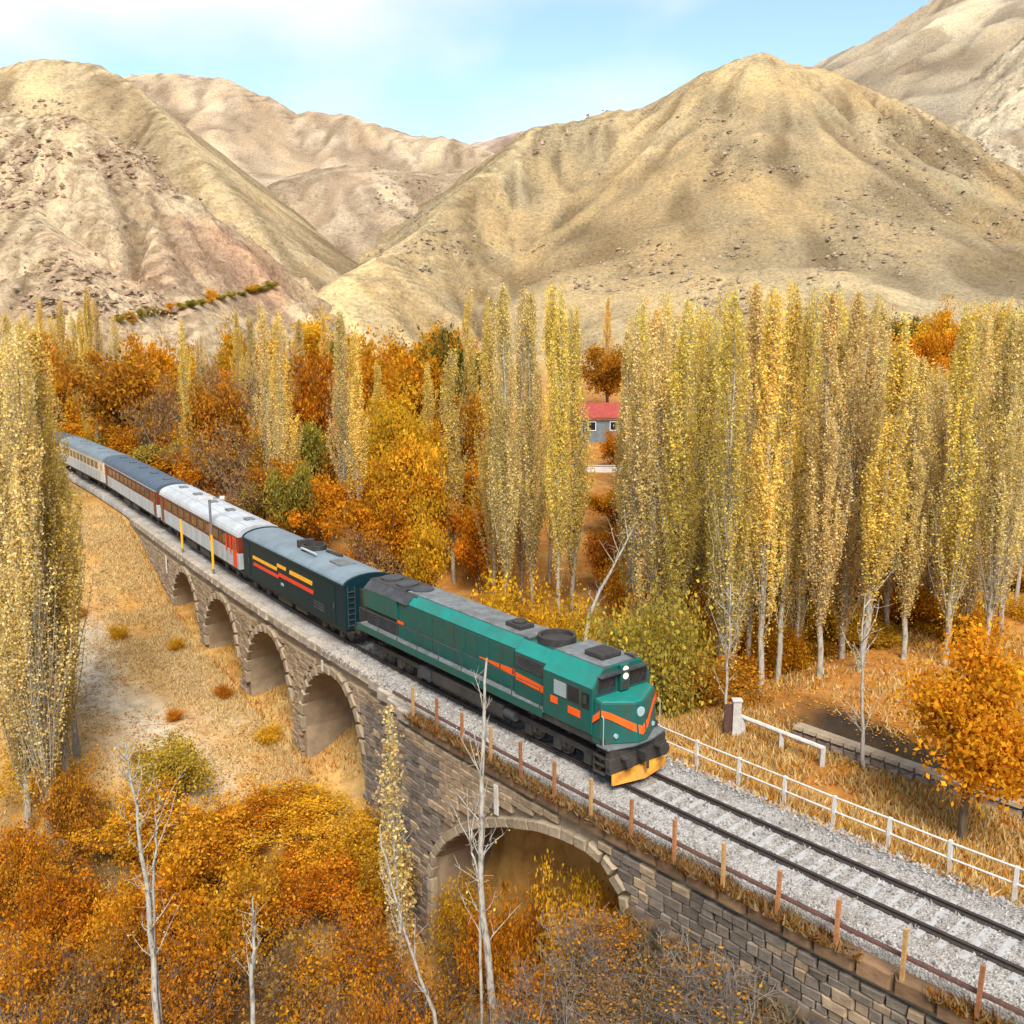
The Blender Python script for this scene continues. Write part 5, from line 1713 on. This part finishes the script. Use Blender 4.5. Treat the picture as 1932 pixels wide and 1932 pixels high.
# --- the grove to the right
front = [(1205, 62, 612), (1243, 57, 600), (1296, 55.7, 596), (1338, 61, 600), (1382, 51, 568), (1404, 47, 600), (1445, 53, 556), (1474, 46.1, 566), (1506, 50, 552), (1543, 53, 560), (1590, 48, 570), (1632, 52, 585), (1668, 49, 610), (1712, 55, 690), (1748, 51, 690), (1795, 57, 720), (1838, 50, 590), (1872, 53, 612), (1915, 49, 600), (1948, 55, 590)]
for i, (px_, Y, top) in enumerate(front):
    lb = {5: 'poplar with a pale bare trunk right of the gate pillar', 7: 'tall poplar with a long bare trunk near the concrete barrier', 13: 'shorter poplar before the grey roofed building', 16: 'pale poplar with a whitish trunk behind the round orange tree'}.get(i)
    poplar(px_, Y, top, lb or ORD[i] + ' slender yellow poplar from the left in the front row of the right hand grove', 'front row of the right hand grove', lean=(R(VR.uniform(-1.5, 1.5)), R(VR.uniform(-1.8, 1.8))))
for i in range(198):
    px_ = 1185 + 790 * ((i * 0.618034 + 0.13) % 1.0)
    Y = 58 + 52 * VR.random() ** 0.9
    top = VR.uniform(560, 640) + 70 * VR.random() ** 3 if not 1680 < px_ < 1835 else VR.uniform(690, 770)
    poplar(px_, Y, top, 'slender yellow poplar deep inside the grove, ' + ('in its left part behind the olive bush' if px_ < 1380 else 'in its middle part behind the gate barrier' if px_ < 1680 else 'before the grey roofed building' if px_ < 1835 else 'in its right part behind the round orange tree'), 'poplars deep in the right hand grove', POP + POP_SPARSE * 3, VR.uniform(0.8, 1.15), (R(VR.uniform(-1.6, 1.6)), R(VR.uniform(-1.8, 1.8))))

# --- round autumn trees and bushes behind the train
KO = [gen_round(200 + i, 6.5, 3.0, [ORG, RST, GLD, ORG][i], 8500, 0.24) for i in range(4)]
KG = [gen_round(220 + i, 6.0, 2.8, [OLV, GRN][i], 8500, 0.23) for i in range(2)]
KB = [gen_round(230 + i, 6.0, 2.8, BRN, 8000, 0.20, sparse=0.72, bark='twig_grey') for i in range(2)]
KS = [gen_round(240 + i, 3.6, 2.3, [ORG, GLD, RST, GLD][i], 7000, 0.18, 0.12, stems=6) for i in range(4)]
def rnd_tree(kd, name, px_, Y, top, wpx, label, cat='tree', group=None):
    if Y > 60:
        while SL(np.array([at(px_, 900, Y)[0]]), np.array([Y]))[1][0] < 6.5:
            Y += 3
    x, g, H = top_height(px_, Y, top)
    R0 = {id(k): 2.7 for k in KO + KG + KB}.get(id(kd), 2.2)
    w = (wpx / 1800.0 * Y) / (2 * R0)
    return plant(kd, name, (x, Y, g - 0.1), H, w, VR.uniform(0, 6.28), label, cat, group)
mid = [(KO[1], 228, 112, 640, 165, 'rusty brown tree behind the blue grey coach, left of the slim golden poplar'),
       (KO[0], 140, 104, 665, 120, 'orange tree directly right of the left poplars'),
       (KB[0], 285, 100, 690, 120, 'half bare brown tree left of the slim golden poplar'),
       (KO[3], 262, 100, 795, 110, 'russet bush just above the blue grey coach roof'),
       (KB[1], 420, 118, 632, 130, 'bare purplish tree between the slim golden poplar and the pale pair'),
       (KB[0], 425, 92, 745, 150, 'bare brown thicket above the white coach roof'),
       (KO[1], 400, 104, 700, 110, 'russet tree behind the bare thicket'),
       (KO[3], 590, 112, 640, 110, 'dark orange tree between the two poplar pairs'),
       (KG[0], 588, 92, 755, 110, 'olive green bush between the two poplar pairs'),
       (KO[0], 605, 82, 875, 115, 'orange bush low between the two poplar pairs'),
       (KB[1], 470, 84, 850, 110, 'bare shrub left of the pale pair of poplars'),
       (KO[0], 752, 118, 612, 150, 'orange tree crown highest behind the golden poplars'),
       (KG[1], 838, 122, 615, 150, 'green and orange tree at the top of the valley wood'),
       (KO[2], 748, 92, 745, 130, 'golden tree in the middle of the wood above the van'),
       (KO[2], 785, 98, 790, 120, 'golden bush right of the middle of the wood'),
       (KO[0], 775, 82, 868, 160, 'bright orange tree above the front of the navy van'),
       (KO[1], 885, 96, 720, 90, 'russet tree left of the central poplar clump'),
       (KO[2], 795, 70, 985, 110, 'yellow bush above the locomotive rear'),
       (KO[0], 905, 78, 930, 90, 'orange bush left of the central clump foot'),
       (KB[0], 735, 72, 1010, 110, 'brown shrub beside the locomotive rear'),
       (KS[1], 925, 62, 1080, 140, 'golden shrub directly above the locomotive hood'),
       (KS[3], 1015, 60, 1085, 150, 'golden shrub at the foot of the central poplar clump'),
       (KS[1], 1085, 57, 1125, 120, 'golden shrub right of the central clump foot'),
       (KO[1], 1150, 156, 640, 110, 'brown tree behind the red roofed house'),
       (KO[0], 1152, 92, 905, 110, 'orange tree in the gap below the red roofed house'),
       (KO[1], 1140, 76, 985, 90, 'russet bush in the gap left of the grove'),
       (KB[1], 690, 76, 960, 90, 'bare bush between van and poplars'),
       (KO[3], 1166, 120, 806, 60, 'dark orange bush half hiding the red roofed house')]
for kd, px_, Y, top, wpx, lb in mid:
    rnd_tree(kd, 'autumn_tree' if 'shrub' not in lb and 'bush' not in lb else 'autumn_shrub', px_, Y, top, wpx, lb, 'tree' if 'shrub' not in lb and 'bush' not in lb else 'shrub')
wood = random.Random(77)
for i in range(84):
    px_ = 110 + 830 * ((i * 0.618 + 0.05) % 1)
    Y = wood.uniform(78, 150)
    top = 966 + 1800 * math.tan(math.atan((CAM_H - wood.uniform(2.0, 7.5)) / Y) - PITCH)
    rnd_tree([KO[2], KB[0], KO[0], KO[1], KG[0], KO[2], KO[3], KO[0]][i % 8], 'autumn_tree', px_, Y, top, wood.uniform(4.2, 7.0) / Y * 1800, ['golden', 'half bare brown', 'orange', 'rusty brown', 'olive green', 'golden', 'dark orange', 'orange'][i % 8] + ' tree in the mixed wood behind the ' + ('rear coaches' if px_ < 330 else 'white roofed coach' if px_ < 500 else 'navy van' if px_ < 690 else 'locomotive'), 'tree', 'mixed wood behind the train')
for i in range(38):
    px_ = -10 + 900 * ((i * 0.618 + 0.31) % 1)
    rnd_tree([KO[2], KO[0], KG[0], KB[0], KO[3]][i % 5], 'autumn_tree', px_, wood.uniform(135, 190), wood.uniform(600, 690), wood.uniform(70, 110), ['golden', 'orange', 'olive', 'half bare', 'dark orange'][i % 5] + ' tree at the far edge of the wood, ' + ('above the rear coaches' if px_ < 330 else 'above the white coach and van' if px_ < 640 else 'above the locomotive'), 'tree', 'far edge of the wood')
KGB = gen_round(250, 4.5, 2.6, OLV, 14000, 0.16, 0.10, stems=8)
rnd_tree(KGB, 'autumn_shrub', 1222, 45.0, 1082, 190, 'large olive green bush right beside the locomotive cab', 'shrub')
rnd_tree(KS[1], 'autumn_shrub', 1278, 45.0, 1235, 60, 'golden bush between the green bush and the gate pillar', 'shrub')
# leaning bare trunk left of the grove
# the round orange tree by the wall
KR = gen_round(260, 6.0, 3.0, [(0.66, 0.33, 0.016), (0.62, 0.28, 0.013), (0.70, 0.38, 0.022), (0.54, 0.24, 0.014)], 16000, 0.17, 0.46)
x, y = hit(1812, 1592)
xq, g, H = top_height(1835, y, 1228)
plant(KR, 'round_tree', (x, y, gz(x, y) - 0.05), H, 1.12, 1.2, 'round bright orange tree with a dark trunk by the white fence')
# undergrowth in the grove
und = [(1440, 52, 1225, 120), (1500, 58, 1240, 100), (1570, 55, 1260, 110), (1640, 57, 1270, 100), (1700, 60, 1250, 120), (1770, 56, 1270, 110), (1340, 58, 1200, 90), (1905, 48, 1310, 120), (1255, 62, 1130, 90), (1850, 62, 1230, 100), (1400, 66, 1120, 100), (1600, 70, 1130, 110), (1750, 72, 1130, 110), (1890, 74, 1120, 110), (1500, 76, 1080, 110), (1300, 74, 1050, 90)]
und += [(1195 + 780 * ((i * 0.618 + 0.37) % 1), 52 + 48 * ((i * 0.755) % 1), 0, 105) for i in range(80)]
for i, (px_, Y, top, wpx) in enumerate(und):
    if not top:
        top = 966 + 1800 * math.tan(math.atan((18.0 - VR.uniform(1.3, 3.2)) / Y) - PITCH) if Y < 90 else 960
    rnd_tree(KS[i % 4], 'autumn_shrub', px_, Y, top, wpx, ['orange', 'golden', 'rusty', 'yellow'][i % 4] + ' shrub under the poplars in the ' + ('left' if px_ < 1430 else 'middle' if px_ < 1690 else 'right') + ' part of the grove', 'shrub', 'undergrowth of the right hand grove')
# far orchard at the right and tree line at the left hill foot
for i in range(26):
    px_ = 1605 + 345 * ((i * 0.618 + 0.2) % 1)
    rnd_tree([KO[0], KG[1], KO[2], KG[1], KO[1]][i % 5], 'orchard_tree', px_, VR.uniform(165, 235), VR.uniform(575, 640), VR.uniform(60, 85), 'orange and green orchard tree at the foot of the right hill', 'tree', 'orchard below the right hill')
for i, (x, y, z) in enumerate(ROAD):
    plant([KG[0], KO[2], KG[0], KG[0]][i % 4], 'roadside_tree', (x, y, z - 0.3), VR.uniform(1.7, 3.2), VR.uniform(0.4, 0.7), VR.uniform(0, 6.28), ['olive', 'golden', 'olive', 'olive'][i % 4] + ' small tree in the line along the foot of the left hill', 'tree', 'tree line below the left hill')

# --- foreground thicket, lower left
KF = [gen_round(300 + i, 6.0, 2.7, [ORG, GLD, RST, ORG, GLD][i], 11000, 0.19, 0.25, stems=6, bark='twig_grey', clump=0.085) for i in range(5)]
KFS = [gen_round(320 + i, 6.0, 2.6, [RST, ORG, BRN][i], 11000, 0.19, 0.25, stems=8, bark='twig_grey', clump=0.07, sparse=[0.55, 0.6, 0.7][i]) for i in range(3)]
KFO = gen_round(310, 5.0, 2.6, [(0.56, 0.42, 0.05), (0.50, 0.38, 0.06), (0.62, 0.42, 0.05), (0.44, 0.35, 0.06)], 13000, 0.17, 0.2, stems=5)
fg = [(KFO, 330, 47.0, 1392, 170, 'olive yellow bush at the edge of the pale riverbed'),
      (KF[1], 60, 47, 1405, 130, 'golden bush at the foot of the near left poplars'),
      (KF[2], 130, 44, 1440, 120, 'brown bush right of the near left poplar trunks'),
      (KF[1], 250, 44, 1485, 190, 'golden bush below the olive yellow bush'),
      (KF[3], 20, 41, 1560, 120, 'red orange bush at the left edge of the picture'),
      (KF[4], 410, 43.5, 1505, 210, 'golden bush in the middle of the lower left thicket'),
      (KF[1], 560, 45, 1500, 200, 'golden bush below the nearest round arch'),
      (KF[4], 690, 43, 1530, 170, 'golden bush left of the dark abutment'),
      (KF[0], 120, 38.5, 1620, 190, 'orange bush beside the concrete block'),
      (KF[3], 280, 38, 1625, 200, 'orange bush around the forked pale trunk'),
      (KF[1], 450, 38.5, 1625, 210, 'orange gold bush in the thick of the lower left thicket'),
      (KF[0], 620, 39.5, 1612, 200, 'orange bush left of the slender leaning poplar'),
      (KF[4], 750, 40, 1590, 150, 'golden bush at the left foot of the wide arch'),
      (KF[2], 40, 35, 1735, 190, 'rusty bush in the lower left corner'),
      (KF[2], 210, 34.5, 1745, 190, 'rusty bush at the bottom left of the forked pale trunk'),
      (KF[0], 370, 34.5, 1730, 200, 'orange bush at the bottom between two pale trunks'),
      (KF[2], 560, 35, 1730, 200, 'rusty bush at the bottom right of the short pale trunk'),
      (KF[0], 700, 35.5, 1705, 180, 'orange bush at the bottom of the slender leaning poplar'),
      (KF[3], 860, 36.0, 1735, 110, 'orange bush left of the tall bare trunk'),
      (KF[0], 985, 33.6, 1688, 130, 'orange bush right of the tall bare trunk below the wide arch'),
      (KF[4], 1070, 32.6, 1672, 140, 'golden orange bush in front of the wide arch'),
      (KF[3], 1150, 31.6, 1690, 130, 'orange bush at the right foot of the wide arch'),
      (KF[4], 860, 37.0, 1672, 120, 'golden bush closing the lower left of the wide arch'),
      (KF[0], 935, 35.6, 1664, 120, 'orange bush behind the tall bare trunk inside the wide arch'),
      (KF[3], 1020, 34.4, 1668, 120, 'rusty orange bush in the middle of the wide arch'),
      (KF[1], 1118, 33.0, 1662, 110, 'golden bush closing the right of the wide arch'),
      (KF[2], 620, 31.0, 1850, 170, 'low rusty bush at the bottom edge left of centre'),
      (KF[4], 60, 31.0, 1880, 150, 'low golden bush at the bottom left edge'),
      (KF[1], 690, 30.5, 1862, 120, 'low yellow bush at the bottom edge by the leaning poplar')]
for kd, px_, Y, top, wpx, lb in fg:
    if top > 1700:
        kd = KFS[px_ % 3]
    x, g, H = top_height(px_, Y, top)
    plant(kd, 'autumn_shrub', (x, Y, g - 0.1), H * 1.12, (wpx / 1800 * (Y + 4)) / 6.0, VR.uniform(0, 6.28), lb, 'shrub')
fgr = random.Random(5)
for i in range(22):
    px_ = -20 + 860 * ((i * 0.618 + 0.4) % 1)
    Y = fgr.uniform(31, 46)
    top = 1932 - 28 * (Y - 30) + fgr.uniform(-70, 10)
    x, g, H = top_height(px_, Y, top)
    plant(KF[[0, 2, 3, 1, 2][i % 5]] if Y > 38 else KFS[i % 3], 'autumn_shrub', (x, Y, g - 0.1), H, fgr.uniform(0.5, 0.72), fgr.uniform(0, 6.28), 'rusty orange bush filling the thicket between the pale trunks at lower left', 'shrub', 'bushes filling the lower left thicket')
# grey bare brush on the bank below the near track edge
KBR = [gen_bare(400 + i, 3.0, 1.6, 18, 'twig_grey', [120, 300, 60][i]) for i in range(3)]
br = []
for i in range(140):
    s_ = VR.uniform(60, 80)
    l_ = -3.7 - 9.5 * VR.random() ** 1.2
    p = TR(s_, l_)
    z_ = gz(p.x, p.y)
    plant(KBR[i % 3], 'bare_shrub', (p.x, p.y, z_ - 0.05), VR.uniform(1.0, 2.3) if -l_ < 7 else VR.uniform(2.0, 3.4), VR.uniform(0.6, 1.1), VR.uniform(0, 6.28), 'grey leafless brush on the bank ' + ('beside the wide arch' if s_ > 74 else 'below the middle posts' if s_ > 67 else 'in the bottom right corner') + (', close under the wall' if -l_ < 6 else ', down the slope'), 'shrub', 'bare brush on the near bank')
for i in range(20):
    px_, Y = VR.uniform(0, 900), VR.uniform(30, 36)
    x = float(at(px_, 1800, Y)[0])
    plant(KBR[i % 3], 'bare_shrub', (x, Y, gz(x, Y) - 0.05), VR.uniform(2.8, 4.6), 1.1, VR.uniform(0, 6.28), 'leafless brush along the bottom edge under the orange thicket', 'shrub', 'bare brush under the thicket')
def rubble():
    rs = np.random.RandomState(17)
    n = 9000
    s = rs.uniform(58, 80, n)
    l = -rs.uniform(2.95, 15, n)
    P = TRn(s, l, 0)
    P[:, 2] = ground(P[:, 0], P[:, 1]) + 0.02
    r = rs.uniform(0.03, 0.13, n) * rs.rand(n) ** 0.8 + 0.02
    T = np.array([(1, 0, -.4), (-.5, .87, -.4), (-.5, -.87, -.4), (.2, .1, .8)])[None] + rs.uniform(-.4, .4, (n, 4, 3))
    V = (P[:, None] + T * r[:, None, None]).reshape(-1, 3)
    F = (np.array([(0, 1, 3), (1, 2, 3), (2, 0, 3)])[None] + 4 * np.arange(n)[:, None, None]).reshape(-1, 3)
    c = np.repeat(np.clip(rs.normal(0.12, 0.05, (n, 1)), 0.04, 0.30) * np.array([1, .86, .72]), 4, 0)
    o = bpy.data.objects.new('bank_rubble', np_mesh('bank_rubble', V, F, MAT['grass'], c))
    link(o)
    tag(o, 'grey brown rubble covering the bank below the near track edge', 'rubble', None, 'stuff')
rubble()
for s_, l_, h_, k_ in ((77.0, -4.2, 1.6, 0), (76.2, -5.6, 2.0, 2), (78.2, -6.4, 2.6, 1), (74.6, -4.4, 1.3, 2), (79.4, -4.6, 2.4, 3), (73.4, -7.0, 1.8, 2), (71.5, -5.0, 1.2, 0)):
    p = TR(s_, l_)
    plant(KFS[k_ % 3] if k_ != 1 else KS[0], 'autumn_shrub', (p.x, p.y, gz(p.x, p.y) - 0.05), h_, h_ / 4.2, VR.uniform(0, 6.28), 'low rusty shrub among the grey brush on the bank beside the wide arch', 'shrub', 'rusty shrubs on the near bank')
# small shrubs growing against the viaduct and in the riverbed
for s_, l_, h_, k_ in ((106.6, -3.2, 1.2, 1), (113.6, -3.4, 1.0, 0), (96.0, -3.6, 1.6, 3), (95, -5.0, 2.4, 1), (122.5, -4, 1.0, 1), (112, -7, 0.9, 0), (119, -12, 1.0, 0), (108, -10, 0.8, 2), (126, -7, 1.2, 1), (131, -9, 1.2, 0)):
    p = TR(s_, l_)
    plant(KS[k_], 'autumn_shrub', (p.x, p.y, gz(p.x, p.y) - 0.05), h_, h_ / 3.4, VR.uniform(0, 6.28), 'low golden shrub scattered in the dry riverbed beside the round arches', 'shrub', 'riverbed shrubs')

for s_, l_, h_ in ((90, 8, 3.2), (91, 6, 2.6), (95, 8, 3.4), (86, 12, 3.0), (99, 6, 2.8), (104, 8, 3.2)):
    p = TR(s_, l_)
    plant(KS[VR.randrange(4)], 'autumn_shrub', (p.x, p.y, gz(p.x, p.y) - 0.05), h_, h_ / 2.8, VR.uniform(0, 6.28), 'shrub on the far side of the viaduct showing through or beside the arches', 'shrub', 'shrubs beyond the viaduct')

# --- pale bare trunks standing in the foreground
def gen_snag(seed, pts, r0, side, leaves, bark='bark_white'):
    rs = np.random.RandomState(seed)
    p = np.array(pts, float)
    t = np.linspace(0, 1, len(p))
    q = np.linspace(0, 1, 14)
    ax = np.stack([np.interp(q, t, p[:, i]) for i in range(3)], -1) + rs.normal(size=(14, 3)) * 0.035
    paths = [(ax, r0 * (1 - 0.85 * q) + 0.012)]
    tips = []
    for b in range(side * 3):
        k = rs.randint(4, 13)
        a = rs.uniform(0, 6.28)
        b_ = wander(rs, ax[k], (math.cos(a) * 0.6, math.sin(a) * 0.6, 0.8), rs.uniform(0.5, 2.2), 5, 0.06, 0.1)
        paths.append((b_, np.linspace(0.026, 0.006, 6)))
        for w_ in range(3):
            d_ = rs.normal(size=3) * 0.6 + [0, 0, 0.5]
            c_ = wander(rs, b_[rs.randint(1, 5)], d_ / np.linalg.norm(d_), rs.uniform(0.25, 0.7), 3, 0.03, 0.12)
            paths.append((c_, np.linspace(0.010, 0.004, 4)))
        tips += [b_[-1], b_[3], b_[2]]
    tv, tf = tubes(paths, 6)
    tm = np_mesh('trunk', tv, tf, MAT[bark], None, True)
    tips = np.array(tips)
    leaves = max(8, leaves // 2)
    P = tips[rs.randint(0, len(tips), leaves)] + rs.normal(size=(leaves, 3)) * 0.10
    V, F, c = leaf_quads(rs, P, 0.11, YEL, [3, 3, 2, 2])
    return tm, np_mesh('crown', V, F, MAT['leaf'], c), 1.0
def snag(label, Y, pxs, r0, side, leaves, seed):
    """trunk through a few sight positions at one depth, base on the ground"""
    pts = [at(a, b, Y) for a, b in pxs]
    base = pts[0].copy()
    g = gz(float(base[0]), Y)
    pts = [np.array([base[0] + (base[0] - pts[1][0]) * 0.15, Y, g - 0.2])] + pts if base[2] > g + 0.2 else pts
    o0 = np.array(pts[0])
    kd = gen_snag(seed, [q - o0 for q in pts], r0, side, leaves)
    return plant(kd, 'bare_tree', tuple(o0), 1.0, 1.0, 0.0, label)
snag('tall bare whitish trunk standing before the locomotive and wide arch', 30.8, [(930, 1925), (922, 1800), (908, 1690), (904, 1600), (912, 1440), (916, 1330), (917, 1240)], 0.17, 9, 90, 1)
snag('bare pale branch forking left off the tall bare trunk', 30.9, [(906, 1660), (893, 1610), (884, 1580)], 0.06, 2, 12, 2)
snag('forked pale trunk rising from the lower left thicket', 31.0, [(298, 1932), (286, 1790), (278, 1680), (264, 1580), (250, 1480), (238, 1400)], 0.13, 8, 160, 3)
snag('second pale stem beside the forked trunk in the lower left', 31.2, [(290, 1740), (288, 1640), (296, 1560), (300, 1500)], 0.06, 3, 40, 4)
snag('short pale trunk at the bottom edge left of centre', 31.0, [(478, 1932), (476, 1830), (480, 1750), (474, 1690)], 0.11, 4, 40, 5)
snag('leaning pale stem at the bottom edge near the centre', 31.5, [(824, 1925), (790, 1840), (762, 1760), (735, 1650), (716, 1560)], 0.085, 3, 40, 6)
SLP = gen_poplar(180, 13, 0.62, TAN, 0.12, 3600, 0.14, 46, 'bark_white')
x, g, H = top_height(724, 36.0, 1340)
plant(SLP, 'poplar_tree', (x + 0.6, 36.0, g), H, 1.0, 0.5, 'slender sparse yellow poplar in front of the dark abutment', 'tree', None, (0, R(-3)))
snag('leaning bare pale trunk between the central clump and the grove', 53.0, [(1104, 1175), (1138, 1105), (1168, 1050), (1194, 1000)], 0.14, 4, 30, 12)
snag('thin pale trunk by the gate pillar right of the locomotive', 41.5, [(1368, 1402), (1370, 1330), (1374, 1230), (1378, 1100)], 0.085, 6, 150, 8)
snag('thin pale trunk standing before the dark watercourse', 37.5, [(1630, 1470), (1628, 1380), (1626, 1250), (1630, 1120)], 0.09, 6, 150, 9)

# ------------------------------------------------------------------ grass and fallen leaves
def grass():
    rs = np.random.RandomState(3)
    S, Lt = [], []
    for n, s0, s1, l0, l1 in ((52000, 60, 90, 2.9, 12), (26000, 60, 96, 12, 34), (60000, 96, 142, -26, -2.6), (26000, 92, 150, -7, -2.05), (26000, 138, 178, -24, -2.3), (34000, 58, 80, -12, -3.1), (5500, 58, 91, -3.05, -2.55), (16000, 92, 136, -2.0, 8), (14000, 90, 150, 2.6, 12)):
        S.append(rs.uniform(s0, s1, n))
        Lt.append(rs.uniform(l0, l1, n))
    S, Lt = np.concatenate(S), np.concatenate(Lt)
    P = TRn(S, Lt, 0)
    x, y = P[:, 0], P[:, 1]
    m = fbm(x / 2.5 + 3, y / 2.5, 3)
    pale = np.exp(-((Lt + 9.5 + 0.12 * (S - 115)) / 3.0) ** 2) * (S > 101) * (S < 134)
    keep = (m + rs.uniform(-.12, .12, len(x)) + np.where((Lt > -7) & (Lt < -2), 0.08, 0) + np.where(Lt > 2, 0.07, 0) > 0.44) & (rs.rand(len(x)) > 0.85 * pale)  & ~((np.abs(Lt - 13.6) < 1.9) & (S < 82))
    x, y, S, Lt, m = x[keep], y[keep], S[keep], Lt[keep], m[keep]
    z = ground(x, y)
    edge = ((Lt > -3.09) & (Lt < -2.49) & (S < 91.1))
    z = np.where(edge, np.where(S < 97, -0.5, -0.2), z)
    n = len(x)
    h = rs.uniform(0.12, 0.42, n) * (0.7 + 0.6 * m)
    h = np.where(edge, h * 0.75, h)
    h = np.where((Lt < -3.1) & (S > 92), h * 0.68, h)
    a = rs.uniform(0, 6.28, n)
    w = rs.uniform(0.03, 0.07, n)
    dx, dy = np.cos(a) * w, np.sin(a) * w
    lx, ly = rs.normal(0, 0.14, n), rs.normal(0, 0.14, n)
    V = np.stack([np.stack([x - dx, y - dy, z - 0.02], -1), np.stack([x + dx, y + dy, z - 0.02], -1), np.stack([x + lx, y + ly, z + h], -1)], 1).reshape(-1, 3)
    pal = np.array([(0.55, 0.36, 0.12), (0.62, 0.45, 0.19), (0.50, 0.26, 0.05), (0.48, 0.18, 0.02), (0.58, 0.42, 0.2)])
    c = pal[rs.randint(0, 5, n)] * rs.uniform(0.75, 1.2, (n, 1))
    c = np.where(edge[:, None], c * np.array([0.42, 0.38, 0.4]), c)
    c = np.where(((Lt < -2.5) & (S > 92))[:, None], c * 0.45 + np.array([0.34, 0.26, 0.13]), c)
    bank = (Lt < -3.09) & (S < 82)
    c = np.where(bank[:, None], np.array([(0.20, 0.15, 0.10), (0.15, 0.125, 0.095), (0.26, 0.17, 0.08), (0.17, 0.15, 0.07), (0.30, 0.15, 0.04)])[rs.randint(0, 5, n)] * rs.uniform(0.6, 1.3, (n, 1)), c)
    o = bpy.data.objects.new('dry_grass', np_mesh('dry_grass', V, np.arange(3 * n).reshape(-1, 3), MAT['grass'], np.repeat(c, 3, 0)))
    link(o)
    tag(o, 'dry golden grass on the banks and valley floor', 'grass', None, 'stuff')
    # fallen leaves
    n = 90000
    S = np.concatenate([rs.uniform(60, 120, n // 2), rs.uniform(62, 140, n // 2)])
    Lt = np.concatenate([rs.uniform(4.5, 40, n // 2), rs.uniform(-24, -3.2, n // 2)])
    P = TRn(S, Lt, 0)
    z = ground(P[:, 0], P[:, 1]) + 0.04
    m = fbm(P[:, 0] / 3 + 7, P[:, 1] / 3, 3)
    k = (m > 0.47) & ~((np.abs(Lt - 13.6) < 1.5) & (S < 82))
    P = np.stack([P[:, 0], P[:, 1], z], -1)[k]
    V, F, c = leaf_quads(rs, P, 0.16, [(0.52, 0.20, 0.02), (0.55, 0.28, 0.04), (0.40, 0.13, 0.015), (0.58, 0.36, 0.08)], [3, 3, 2, 2])
    V[:, 2] = np.repeat(P[:, 2], 4) + (V[:, 2] - np.repeat(P[:, 2], 4)) * 0.3
    o = bpy.data.objects.new('fallen_leaves', np_mesh('fallen_leaves', V, F, MAT['grass'], c))
    link(o)
    tag(o, 'orange fallen leaves lying under the trees', 'leaves', None, 'stuff')
grass()
